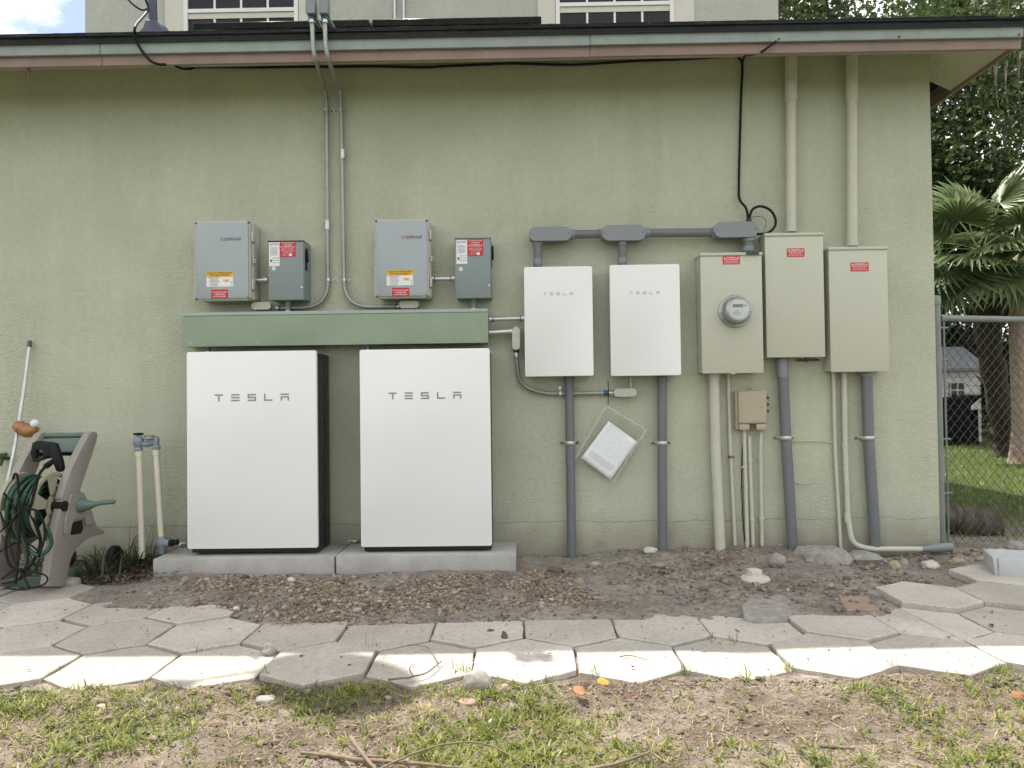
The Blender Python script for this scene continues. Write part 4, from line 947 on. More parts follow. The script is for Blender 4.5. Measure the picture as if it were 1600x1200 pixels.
pipe('plastic_pipe', [(889, 588), (891, 700), (893.5, 876)], .0275, 'pvc_grey', 'grey plastic pipe from left gateway box down into the soil', GP, straps=[(890.5, 692)], collars=[(889, 589, 889, 597, 1.15)])
pipe('plastic_pipe', [(1034.5, 588), (1034.5, 700), (1035.5, 872)], .0285, 'pvc_grey', 'grey plastic pipe from right gateway box down into the soil', GP, straps=[(1034.5, 692)], collars=[(1034.5, 589, 1034.5, 597, 1.15)])
pipe('plastic_pipe', [(1221.5, 559), (1223.5, 592), (1228, 684), (1239.5, 872)], .0315, 'pvc_grey', 'leaning grey plastic pipe from the middle breaker panel into the soil', GP, straps=[(1228, 684)], collars=[(1221.5, 561, 1223, 589, 1.1)], mc='pvc_light')
pipe('plastic_pipe', [(1353.5, 581), (1354.5, 600), (1357, 684), (1369, 872)], .0325, 'pvc_grey', 'leaning grey plastic pipe from the rightmost breaker panel into the soil', GP, straps=[(1356.5, 684)], collars=[(1353.5, 581, 1353.8, 588, 1.12)], mc='pvc_light')
GB = 'beige painted pipes'
pipe('painted_pipe', [(1115.5, 583), (1118, 700), (1126, 868)], .0315, 'pipe_beige', 'thick beige pipe from the meter box down into the soil', GB, collars=[(1115.5, 583, 1115.6, 592, 1.12)])
pipe('painted_pipe', [(1137.5, 583, -.02), (1141, 700, -.02), (1148.5, 852, -.02)], .0105, 'pipe_beige', 'thin beige conduit right of the thick meter pipe', GB, Y=-.02)
pipe('painted_pipe', [(1163, 670, -.03), (1163.5, 700, -.03), (1168, 858, -.02)], .0115, 'pipe_beige', 'left of three thin beige conduits under the tan box', GB, Y=-.025, collars=[(1163, 728, 1163.2, 731, 1.5)])
pipe('painted_pipe', [(1171, 682, -.03), (1172, 716, -.03), (1177, 858, -.02)], .0105, 'pipe_beige', 'middle of three thin beige conduits under the tan box', GB, Y=-.025, collars=[(1172, 717, 1172.2, 721, 1.5), (1175.5, 810, 1175.7, 814, 1.5)])
pipe('painted_pipe', [(1189, 676, -.03), (1188.5, 716, -.03), (1191, 857, -.02)], .0110, 'pipe_beige', 'right of three thin beige conduits under the tan box', GB, Y=-.025, collars=[(1188.5, 715, 1188.6, 719, 1.5), (1190.3, 809, 1190.5, 813, 1.5)])
pipe('painted_pipe', [(1302, 581, -.02), (1304.5, 700, -.02), (1314, 862, -.02)], .0105, 'pipe_beige', 'thin beige conduit left under the rightmost breaker panel', GB, Y=-.02)
pipe('painted_pipe', [(1319, 581, -.03), (1320.5, 700, -.03), (1325, 810, -.03), (1332, 850, -.05), (1358, 858, -.07), (1440, 858, -.08), (1448, 858, -.08)], .0165, 'pipe_beige', 'beige conduit bending along the ground to the house corner', GB, Y=-.03, collars=[(1320, 695, 1320.2, 699, 1.2), (1324, 802, 1325, 816, 1.18)], fr=.09)
p, q = onY(1440, 858, -.08), onY(1487, 854.5, -.08); bm = B(); tube(bm, [p, p.lerp(q, .25), p.lerp(q, .35), q], [.018, .021, .026, .027], 14); put(obj('plastic_pipe_end', bm, 'pvc_light', None, tuple(q)), None, 'wider pale grey pipe end lying on the ground by the corner', 'pipe')
pipe('painted_riser', [(1236, 84), (1236, 363)], .0305, 'pipe_beige', 'left beige riser pipe from soffit to the middle breaker panel', GB, Y=-.06, collars=[(1236, 82, 1236, 159, 1.17), (1236, 357, 1236, 363, 1.16)], n=20)
pipe('painted_riser', [(1331, 82), (1331.5, 385)], .0305, 'pipe_beige', 'right beige riser pipe from soffit to the rightmost breaker panel', GB, Y=-.06, collars=[(1331, 80, 1331, 157, 1.17), (1331.5, 379, 1331.5, 385, 1.16)], n=20)
# rust band on the thin conduit
s = onY(1141, 714, -.02); bm = B(); tube(bm, [(s.x, s.y, s.z - .008), (s.x, s.y, s.z + .008)], .0125, 12); bx2(bm, s.x + .010, s.x + .028, -.008, -.004, s.z - .007, s.z + .007)
put(obj('pipe_clip', bm, 'nail_rust', None, tuple(s)), None, 'rusty clip on the thin conduit beside the tan box', 'pipe clip')

# ---- tan network box
yf = -.075; c, w, h = rect(1154.5, 611, 1199, 664, yf); nb = thing('network_box', 'small tan plastic utility box below the meter box', 'utility box', (c.x, -.035, c.z - h / 2))
zb, zt = c.z - h / 2, c.z + h / 2
bm = B(); bx2(bm, c.x - w / 2 - .012, c.x + w / 2 + .004, yf + .03, -.004, zb - .028, zt + .004, .006, 2); obj('base', bm, 'tan_box', nb)
bm = B(); bx2(bm, c.x - w / 2, c.x + w / 2 - .002, yf, yf + .034, zb + .008, zt, .008, 3); cv = obj('cover', bm, 'tan_box', nb)
bm = B(); prism(bm, rrect((c.x + .002, c.z + .004), w - .034, h - .03, .006, yf - .0018), (0, .003, 0), .001); obj('raised_panel', bm, 'tan_box', cv)
bm = B(); bx2(bm, c.x - w / 2 + .006, c.x - .022, yf + .004, yf + .036, zb - .030, zb + .006, .003); obj('skirt', bm, 'tan_box', nb); bm = B(); bx2(bm, c.x + .020, c.x + w / 2 - .006, yf + .004, yf + .036, zb - .030, zb + .006, .003); obj('skirt', bm, 'tan_box', nb)
bm = B(); bx2(bm, c.x - .0215, c.x + .0195, yf + .02, yf + .034, zb - .024, zb + .006); obj('recess', bm, 'nail_rust', nb)
bm = B(); lathe(bm, [(0, .002), (.004, .002), (.004, 0)], (c.x + w * .3, yf - .001, c.z + .006), (0, -1, 0), 10); obj('lock', bm, 'ink_grey', cv)
for z in (.3, .1, -.1):
    bm = B(); lathe(bm, [(0, .02), (.008, .018), (.008, .008), (.012, .006), (.012, 0)], (c.x + w / 2 + .002, -.04, c.z + h * z), (1, 0, 0), 8); obj('cable_gland', bm, 'hose_olive', nb)
bm = B(); lathe(bm, [(0, .004), (.007, .004), (.007, 0)], (c.x, -.004, zt + .012), (0, -1, 0), 10); bx2(bm, c.x - .014, c.x + .014, -.008, -.0035, zt + .002, zt + .022); obj('mounting_ear', bm, 'tan_box', nb)

# ---- cables
def cable(name, pts, r, m, lab, group=None, k=8, n=7, cat='cable'):
    P = cat_rom(pts, k); bm = B(); tube(bm, P, r, n); return put(obj(name, bm, m, None, tuple(P[0]), 180), None, lab, cat, group)
cable('black_cable', [onY(197, -4, .1), onY(209, 8, .1), onY(222, 15.5, .12), onY(231, 13, .14)], .006, 'cable_black', 'thin black cable loop hanging left of the dish mast', 'black cables', 6)
cable('black_cable', [onY(226, -4, .1), onY(231, 8, .12), onY(231, 17, .08), onY(222, 28, -.1), onY(212, 40, -.49), onY(210.5, 55, -.50), onY(214, 66, -.485), onY(222, 80, -.475), onY(234, 94, -.465), onY(243, 99, -.46), onY(251, 101, -.445), onY(259, 100.5, -.42), onY(267, 99, -.35), onY(282, 106.5, -.20), onY(296, 107.5, -.06), onY(313, 104.7, -.022), onY(400, 105.2, -.022), onY(470, 104.2, -.022), onY(520, 104.2, -.022), onY(590, 103.7, -.022), onY(660, 105.2, -.022), onY(700, 103.2, -.022), onY(760, 100.7, -.022), onY(800, 99.2, -.022), onY(880, 101.2, -.022), onY(920, 100, -.022), onY(992, 95.2, -.022), onY(1060, 92.7, -.022), onY(1120, 89.2, -.022), onY(1148, 87.7, -.02), onY(1157, 93.2, -.02), onY(1160, 104.2, -.02), onY(1158, 150, -.02), onY(1156, 220, -.02), onY(1154.5, 290, -.02), onY(1156, 312, -.03), onY(1166, 326, -.06), onY(1169.5, 347, -.075)], .0078, 'cable_black', 'long black cable along the eave dropping to the meter pipe fitting', 'black cables', 7, 8)
cable('black_cable', [onY(1159.5, 101, -.013), onY(1161.5, 92, -.05), onY(1165, 86.5, -.2), onY(1173, 85.5, -.28), onY(1183, 83.5, -.36), onY(1191, 80.5, -.44), onY(1198, 75.5, -.462), onY(1213, 64.5, -.465)], .0065, 'cable_black', 'short black cable from the eave trim joining the dropping cable', 'black cables', 7)
cable('black_cable', [onY(1170.5, 347, -.08), onY(1172, 336, -.08), onY(1177, 326, -.08), onY(1190, 322.5, -.085), onY(1204, 329, -.09), onY(1211.5, 342, -.09), onY(1210, 355, -.09), onY(1199, 364, -.085), onY(1183, 366, -.08)], .008, 'cable_black', 'round loop of black cable over the meter pipe fitting', 'black cables', 7)
cable('ground_wire', [onY(1172, 341, -.09), onY(1178, 338.5, -.095), onY(1191, 339, -.10), onY(1197, 346, -.11), onY(1195, 358, -.12), onY(1189.5, 375, -.145), onY(1184, 392, -.156)], .0022, 'wire_green', 'thin green wire beside the black loop, ending on the meter box', None, 7)
s = onY(1170, 347, -.08); bm = B(); tube(bm, [(s.x, s.y, s.z - .012), (s.x, s.y, s.z + .018)], .017, 10); put(obj('cable_gland', bm, 'ink_black', None, tuple(s)), None, 'small black gland where cables enter the meter pipe fitting', 'cable gland')
cable('thin_wire', [onY(1238, 692, -.01), onY(1243, 689.5, -.012), (onY(1270, 689, -.01)), onY(1296, 691, -.01), onY(1302, 694, -.012)], .003, 'cable_white', 'upper pale wire between the leaning pipe and thin conduit', 'pale wires on the wall')
cable('thin_wire', [onY(1240, 750, -.01), onY(1246, 754.5, -.01), onY(1256, 756.5, -.012), onY(1270, 753, -.02), onY(1277, 748.5, -.03)], .003, 'cable_white', 'lower pale wire ending in a loose tip beside the leaning pipe', 'pale wires on the wall')
cable('black_cable', [onY(1165, 674, -.03), onY(1160, 700, -.01), onY(1159, 760, -.01), onY(1161.5, 820, -.01), onY(1164, 846, -.01)], .0028, 'cable_black', 'thin black wire along the left conduit under the tan box', 'black cables')
# hole broken in the stucco under the middle panel
bm = B(); s = onY(1262, 563, -.003); P = []
for k in range(22):
    a = 2 * math.pi * k / 22; P.append((s.x + .085 * math.cos(a) * random.uniform(.7, 1.1), -.003, s.z + .002 + .011 * math.sin(a) * random.uniform(.15, 1.3)))
prism(bm, P, (0, .003, 0)); obj('broken_patch', bm, 'log_wood', house, smooth=0)

# ---- permit papers in a clear bag, hung by a cable tie
Yb = -.05; bag = thing('document_bag', 'clear plastic bag holding printed papers, hanging tilted under the gateways', 'document bag', onY(948, 634, Yb))
C = [onY(*q, Yb) for q in ((947, 634), (1009, 671), (958, 752), (899, 716))]
def sheet(name, C, m, dy, parent, n=10, amp=.004, th=.0006):
    bm = B(); vs = []
    for j in range(n + 1):
        row = []
        for i in range(n + 1):
            u, v = i / n, j / n; p = (C[0] * (1 - u) + C[1] * u) * (1 - v) + (C[3] * (1 - u) + C[2] * u) * v
            p = p + Vector((0, dy + amp * math.sin(u * 5.1 + v * 2.0) * math.cos(v * 4.2 - u), 0)); row.append(bm.verts.new(p))
        vs.append(row)
    for j in range(n):
        for i in range(n): bm.faces.new((vs[j][i], vs[j][i + 1], vs[j + 1][i + 1], vs[j + 1][i]))
    o = obj(name, bm, m, parent, smooth=180)
    if th: md = o.modifiers.new('t', 'SOLIDIFY'); md.thickness = th
    return o
PC = [onY(*q, Yb) for q in ((951, 658), (996, 690.5), (954, 749.5), (908, 715.5))]
sheet('paper_stack', PC, 'paper', .0, bag, amp=.002, th=.006)
sheet('bag_back', C, 'bag_plastic', .010, bag, th=0); sheet('bag_front', C, 'bag_plastic', -.010, bag, th=0)
for a, b in ((0, 1), (1, 2), (0, 3)):
    bm = B(); d = (C[b] - C[a]).normalized(); nn = Vector((-d.z, 0, d.x)) * .006
    prism(bm, [C[a] - nn + Vector((0, -.013, 0)), C[b] - nn + Vector((0, -.013, 0)), C[b] + nn + Vector((0, -.013, 0)), C[a] + nn + Vector((0, -.013, 0))], (0, .0012, 0)); obj('bag_seam', bm, 'bag_seam', bag, smooth=0)
u_ = (PC[1] - PC[0]); v_ = (PC[3] - PC[0])
pr = B()
def pline(u0, u1, v, hgt=.007):
    a = PC[0] + u_ * u0 + v_ * v; b = PC[0] + u_ * u1 + v_ * v; q = v_.normalized() * hgt * v_.length
    prism(pr, [a + Vector((0, -.0066, 0)), b + Vector((0, -.0066, 0)), b + q + Vector((0, -.0066, 0)), a + q + Vector((0, -.0066, 0))], (0, -.0004, 0))
pline(.06, .62, .03, .012)
rr_ = random.Random(3)
for i in range(12):
    v = .10 + i * .048
    u = .06
    while u < .9:
        L = rr_.uniform(.04, .17); pline(u, min(.93, u + L), v, .006 if i < 17 else .011); u += L + rr_.uniform(.02, .16 if i < 17 else .03)
for i in range(5):
    v = .72 + i * .032
    u = .1
    while u < .88:
        L = rr_.uniform(.03, .12); pline(u, min(.92, u + L), v, .012); u += L + .012
obj('printed_lines', pr, 'ink_faint', bag, smooth=0)['kind'] = 'stuff'
bm = B(); a, b = onY(950, 595, -.05), onY(950, 633, -.052); tube(bm, [a, a.lerp(b, .5) + Vector((.002, -.01, 0)), b], .0028, 6); put(obj('cable_tie', bm, 'zip_black', None, tuple(a)), None, 'black cable tie holding the bag to the steel conduit', 'cable tie')

# ---- irrigation vacuum breaker
YV = -.24; irr = thing('irrigation_valve', 'two cream plastic pipes joined by a blue-grey valve left of the pads', 'valve', onZ(222, 868, 0))
def seg(name, a, b, r, m, parent=irr, n=14):
    bm = B(); tube(bm, [onY(*a, YV), onY(*b, YV)], r, n); return obj(name, bm, m, parent)
seg('left_pipe', (217.5, 712), (222, 872), .0175, 'pvc_cream'); seg('right_pipe', (244.5, 710), (252, 838), .0175, 'pvc_cream')
seg('pipe_collar', (217, 705), (217.5, 713.5), .0215, 'pvc_cream'); seg('pipe_collar', (244, 703), (244.5, 711), .0215, 'pvc_cream')
bm = B(); a = onY(216.5, 704, YV); lathe(bm, [(.024, 0), (.026, .006), (.02, .02), (.027, .032), (.031, .048), (.031, .064), (.02, .078), (.012, .09), (0, .09)], a, (0, 0, 1), 18); vb = obj('shutoff_body', bm, 'valve_blue', irr)
bm = B(); box(bm, a + Vector((0, 0, .098)), (.056, .02, .014), .005, 2); box(bm, a + Vector((0, 0, .0985)), (.02, .05, .0135), .005, 2); obj('handle', bm, 'rubber_black', vb)
bm = B(); b = onY(244, 702, YV); lathe(bm, [(.025, 0), (.026, .014), (.018, .022), (.018, .045), (.02, .06), (.012, .075), (0, .076)], b, (0, 0, 1), 18); obj('outlet_elbow', bm, 'valve_blue', irr)
bm = B(); m0 = a + Vector((.02, 0, .040)); tube(bm, [m0, m0 + Vector((.03, 0, -.004)), b + Vector((-.01, 0, .046))], [.015, .018, .02], 12); obj('crossover', bm, 'valve_blue', irr)
bm = B(); cc = onY(235, 688, YV); lathe(bm, [(.02, -.014), (.026, -.002), (.026, .004), (0, .004)], cc, (0, 0, 1), 18); obj('float_housing', bm, 'valve_blue', irr)
bm = B(); lathe(bm, [(0, .026), (.034, .026), (.036, .02), (.036, .009), (.03, .006), (0, .006)], cc, (0, 0, 1), 20); cp = obj('float_cap', bm, 'plastic_taupe', irr)
for k in (-1, 0, 1):
    bm = B(); box(bm, cc + Vector((k * .022, -.022, .0275)), (.014, .02, .003), 0); obj('cap_slot', bm, 'rubber_black', cp, smooth=0)
bm = B(); d = onY(253, 845, YV); lathe(bm, [(.022, .026), (.026, .02), (.026, .008), (.03, 0), (.03, -.03), (.022, -.04), (.018, -.075)], d, (0, 0, 1), 16); obj('lower_valve', bm, 'valve_blue', irr)
bm = B(); tube(bm, [d + Vector((.02, -.005, -.012)), d + Vector((.055, -.008, -.012))], [.026, .018], 12); obj('valve_outlet', bm, 'valve_blue', irr)
bm = B(); tube(bm, [d + Vector((.05, -.008, -.012)), d + Vector((.07, -.01, -.010)), d + Vector((.075, -.01, -.01)), d + Vector((.10, -.01, -.006))], [.02, .021, .013, .017], 10); obj('hose_plug', bm, 'rubber_black', irr)

# ---- hose reel cart
XO = -2.465; reel = thing('hose_reel_cart', 'taupe and green plastic hose reel cart against the wall', 'hose reel', (-2.62, -.4, 0))
out_px = [(146, 674), (151, 675), (153, 679), (151.5, 689), (144, 712), (136, 735), (129, 756), (125.5, 768), (130, 768.5), (132, 772), (140, 790), (147, 808), (152, 822), (162, 828.5), (163.5, 831), (162, 834), (148, 837.5), (136, 843), (127, 850), (119, 859), (113, 870), (109, 882), (106.5, 897), (104.5, 912), (99, 916), (76, 917), (74, 913), (78, 890), (82, 865), (86, 840), (86, 835), (92, 810), (98.5, 782), (97, 779), (99, 771), (104, 754), (110, 738), (118, 720), (127, 702), (135, 687), (141, 677)]
def side(xo, name):
    P = [onX(x, y, XO) for x, y in out_px]; off = Vector((xo - XO, 0, 0))
    hole = [(113, 816), (128, 812), (130, 826), (126, 834), (110, 836)]
    bm = B(); prism(bm, [p + off for p in P], (-.042, 0, 0), .005, 2); s = obj(name, bm, 'plastic_taupe', reel)
    bm = B(); prism(bm, [onX(x, y, XO) + off + Vector((.0012, 0, 0)) for x, y in hole], (-.003, 0, 0)); obj('dark_opening', bm, 'rubber_black', s, smooth=0)
    # raised hub panel
    bm = B(); prism(bm, [onX(x, y, XO) + off for x, y in [(109, 772), (129, 770), (142, 800), (146, 818), (132, 822), (130, 809), (112, 812), (108, 828), (103, 835), (98, 835), (99, 815), (105, 785)]], (.012, 0, 0), .003, 1); obj('hub_panel', bm, 'plastic_taupe', s)
    return s
side(XO, 'side_frame'); side(XO - .285, 'side_frame')
hp = onX(147, 680, XO); bm = B(); tube(bm, [hp + Vector((-.03, 0, 0)), hp + Vector((-.30, 0, 0))], .0165, 14); obj('handle_bar', bm, 'plastic_green', reel)
q = onX(139, 697, XO); bm = B(); box(bm, q + Vector((-.163, 0, .004)), (.24, .012, .085), .004, 2, Matrix.Rotation(rad(-28), 3, 'X')); bp = obj('back_panel', bm, 'plastic_green', reel)
bm = B(); box(bm, q + Vector((-.163, .02, -.045)), (.24, .03, .018), .003, 1); obj('panel_lip', bm, 'rubber_black', bp)
bm = B(); lathe(bm, [(0, .002), (.007, .002), (.007, 0)], q + Vector((-.19, -.004, .016)), (0, -.9, .4), 10); obj('panel_hole', bm, 'rubber_black', bp)
dc_ = onX(87, 791, XO - .045); 
def flange(x, name):
    o = Vector((x, dc_.y, dc_.z)); R1 = .185; bm = B()
    lathe(bm, [(R1 - .022, .0), (R1 - .004, -.006), (R1, .004), (R1 - .004, .014), (R1 - .022, .012)], o, (1, 0, 0), 36, False)
    f = obj(name, bm, 'plastic_cream', reel)
    bm = B(); lathe(bm, [(.02, .004), (.062, .004), (.062, .009), (.02, .009)], o, (1, 0, 0), 24, False); obj('hub_disc', bm, 'plastic_cream', f)
    for k in range(5):
        a = rad(72 * k + 20); d = Vector((0, math.cos(a), math.sin(a))); n2 = Vector((0, -math.sin(a), math.cos(a)))
        bm = B(); prism(bm, [o + d * .055 - n2 * .02 + Vector((.003, 0, 0)), o + d * (R1 - .018) - n2 * .045 + Vector((.003, 0, 0)), o + d * (R1 - .012) + Vector((.003, 0, 0)), o + d * (R1 - .018) + n2 * .045 + Vector((.003, 0, 0)), o + d * .055 + n2 * .02 + Vector((.003, 0, 0))], (.006, 0, 0), .001); obj('spoke', bm, 'plastic_cream', f)
    return f
flange(XO - .065, 'flange'); flange(XO - .235, 'flange')
bm = B(); tube(bm, [Vector((XO - .28, dc_.y, dc_.z)), Vector((XO + .01, dc_.y, dc_.z))], .028, 14); tube(bm, [Vector((XO - .23, dc_.y, dc_.z)), Vector((XO - .066, dc_.y, dc_.z))], .062, 20); obj('drum', bm, 'rubber_black', reel)
ch = onX(121, 790, XO); bm = B(); lathe(bm, [(.034, .0), (.04, .008), (.038, .03), (.03, .05), (.022, .075), (.012, .095), (0, .095)], ch, (1, 0.15, .04), 18); ck_ = obj('crank', bm, 'plastic_green', reel)
bm = B(); tube(bm, [ch + Vector((.08, .012, .004)), ch + Vector((.13, .02, .012)), ch + Vector((.185, .028, .016)), ch + Vector((.195, .03, .016))], [.014, .0125, .0135, .009], 12); obj('crank_handle', bm, 'plastic_green', ck_)
tr = onZ(72, 913, .02); bm = B(); bx2(bm, XO - .31, XO - .043, tr.y + .0, tr.y + .26, .004, .06, .008, 2); ty = obj('tray', bm, 'plastic_green', reel)
for k in range(4):
    bm = B(); bx2(bm, XO - .30, XO - .048, tr.y - .004, tr.y + .001, .012 + .012 * k, .018 + .012 * k, .001, 1); obj('tray_rib', bm, 'plastic_green', ty)
for x in (XO - .02, XO - .285 - .02):
    wc = onX(176, 861, XO); bm = B(); lathe(bm, [(.02, -.018), (.06, -.02), (.066, -.012), (.066, .012), (.06, .02), (.02, .018)], Vector((x + .03, min(wc.y, -.075), .066)), (1, 0, 0), 22); obj('wheel', bm, 'rubber_black', reel)
# the hose wound on the drum
turns = []
for layer, (r0, n_) in enumerate(((.085, 6), (.108, 6), (.131, 6), (.15, 4))):
    for i in range(n_ * 28 + 1):
        a = 2 * math.pi * i / 28; f = i / (n_ * 28); f = f if layer % 2 == 0 else 1 - f
        jr = .014 * mnoise.noise(Vector((i * .045, layer * 9.1, 0))) + .006 * math.sin(a * .37); jx = .022 * mnoise.noise(Vector((i * .05, layer * 5.3, 7)))
        turns.append(Vector((XO - .215 + f * .128 + jx, dc_.y + (r0 + jr) * math.cos(a), dc_.z + (r0 + jr) * math.sin(a))))
bm = B(); tube(bm, turns, .0115, 7); put(obj('garden_hose', bm, 'hose_green', None, tuple(dc_), 180), None, 'dark green garden hose wound on the reel drum', 'hose')
H = onX(60, 780, XO - .16)
cable('garden_hose', [Vector((XO - .17, dc_.y - .14, dc_.z + .02)), Vector((XO - .16, dc_.y - .16, dc_.z - .08)), Vector((XO - .14, dc_.y - .13, dc_.z - .17)), Vector((XO - .10, dc_.y - .15, .12)), Vector((XO - .2, dc_.y - .18, .07))], .011, 'hose_olive', 'loose olive hose end drooping from the reel into the tray', None, 8, 8, 'hose')
# black spray gun hooked over the cross panel
sg = thing('spray_gun', 'black spray gun hanging on the front of the hose reel', 'spray gun', onY(72, 720, -.55)); Yg = onX(120, 700, XO).y - .03
def gp(pts, d, name, bev=.004):
    bm = B(); prism(bm, [onY(x, y, Yg) for x, y in pts], (0, d, 0), bev, 2); return obj(name, bm, 'rubber_black', sg)
gp([(50, 692), (56, 689), (79, 691), (81, 698), (78, 716), (66, 718), (66, 703), (56, 703), (56, 716), (50, 718), (47, 708)], .035, 'body')
gp([(76, 691), (86, 693), (91, 708), (95, 722), (97, 734), (93, 738), (87, 736), (82, 722), (78, 712)], .035, 'grip')
gp([(50, 716), (57, 717), (66, 714), (78, 711), (78, 714), (66, 719), (58, 722), (51, 722)], .02, 'trigger_guard', .001)
gp([(66, 727), (78, 718), (82, 723), (71, 733)], .03, 'nozzle_collar')
Yl = dc_.y - .10
for pts, r, lab in (([onY(74, 726, Yg), onY(62, 740, Yl - .02), onY(56, 760, Yl - .05), onY(50, 785, Yl - .08), onY(47, 800, Yl - .08), onY(58, 825, Yl - .06), onY(63, 850, Yl - .04), onY(50, 880, Yl - .1), onY(30, 905, Yl - .16)], .008, 'thick black hose running from the spray gun down past the drum'),
                   ([onY(20, 748, Yl - .1), onY(24, 740, Yl - .12), onY(28, 750, Yl - .12), onY(30, 800, Yl - .12), onY(29, 850, Yl - .12), onY(28, 880, Yl - .14), onY(24, 912, Yl - .16)], .006, 'black cord hanging straight in front of the hose drum'),
                   ([onY(0, 832, Yl - .1), onY(15, 815, Yl - .1), onY(40, 790, Yl - .1), onY(52, 762, Yl - .09), onY(58, 745, Yl - .08)], .004, 'thin black cord crossing the drum diagonally'),
                   ([onY(0, 862, Yl - .1), onY(25, 848, Yl - .1), onY(48, 852, Yl - .1), onY(62, 868, Yl - .1), onY(55, 890, Yl - .12), onY(30, 905, Yl - .15), onY(4, 912, Yl - .16)], .0045, 'looping black cord over the left of the tray'),
                   ([onY(2, 905, Yl - .16), onY(25, 890, Yl - .15), onY(50, 893, Yl - .15), onY(72, 900, Yl - .15), onY(70, 912, Yl - .17), onY(40, 921, Yl - .19), onY(8, 919, Yl - .19)], .0045, 'black cord lying across the green tray of the cart'),
                   ([onY(0, 800, Yl - .12), onY(12, 830, Yl - .12), onY(20, 870, Yl - .14), onY(36, 900, Yl - .16), onY(46, 918, Yl - .18)], .0045, 'black cord sweeping down at the far left edge of the cart')):
    cable('power_lead', pts, r, 'cable_black', lab, 'black cords on the hose reel', 8, 7, 'cord')
cable('power_lead', [onY(6, 770, Yl - .1), onY(20, 790, Yl - .11), onY(36, 830, Yl - .11), onY(44, 870, Yl - .12), onY(34, 893, Yl - .14), onY(14, 880, Yl - .13), onY(10, 840, Yl - .12), onY(30, 800, Yl - .12), onY(60, 800, Yl - .1), onY(70, 835, Yl - .1), onY(60, 870, Yl - .12)], .006, 'cable_black', 'tangled black cord looping in front of the hose drum', 'black cords on the hose reel', 8, 7, 'cord')
cable('garden_hose', [onY(40, 770, Yl - .1), onY(30, 800, Yl - .1), onY(36, 845, Yl - .1), onY(60, 868, Yl - .1), onY(80, 850, Yl - .07), onY(72, 820, Yl - .09)], .0105, 'hose_green', 'loose dark green loop of hose sagging below the drum', None, 8, 8, 'hose')
# ---- pole leaning on the wall
pts = [onY(46, 540, -.03), onY(40, 590, -.07), onY(32, 645, -.12), onY(22, 705, -.19), onY(9, 765, -.26), onY(-8, 832, -.33), onY(-24, 890, -.38)]
pole = thing('leaning_pole', 'thin metal pole leaning on the wall above the hose reel', 'pole', tuple(pts[-1]))
bm = B(); tube(bm, cat_rom(pts, 6), .0105, 12); obj('shaft', bm, 'pole_alu', pole)
d = (pts[0] - pts[1]).normalized(); bm = B(); tube(bm, [pts[0] - d * .01, pts[0] + d * .03], .0125, 12); obj('end_cap', bm, 'ink_grey', pole)
s = onY(33, 667, -.145); bm = B()
tube(bm, cat_rom([onY(25, 664, -.15), onY(31, 667, -.16), onY(40, 672, -.165), onY(50, 672, -.165), onY(58, 669, -.16)], 5), [.022 + .02 * math.sin(k / 20 * 3.1) + random.uniform(-.004, .004) for k in range(21)], 10)
for v in bm.verts: v.co += Vector((random.uniform(-.004, .004), random.uniform(-.004, .004), random.uniform(-.005, .005)))
tw = obj('tape_wrap', bm, 'tape_brown', pole, smooth=60)
bm = B(); lathe(bm, [(0, .03), (.018, .024), (.026, .008), (.022, -.014), (.012, -.026)], onY(54, 662.5, -.17), (.5, -.5, .7), 14); obj('bulb', bm, 'bulb_white', tw, smooth=180)
# little tap handle at the left edge
s = onY(2, 717, -.06); fb = thing('garden_tap', 'green handled garden tap on the wall at far left', 'tap', tuple(s))
bm = B(); tube(bm, [(s.x, -.001, s.z), (s.x, -.06, s.z)], .012, 10); tube(bm, [(s.x, -.05, s.z), (s.x - .002, -.07, s.z - .04)], .011, 10); obj('spout', bm, 'hose_olive', fb)
bm = B(); lathe(bm, [(.012, .0), (.03, .004), (.032, .01), (.024, .014), (0, .014)], (s.x, -.05, s.z + .014), (0, -.4, 1), 10); obj('handle', bm, 'hose_green', fb)

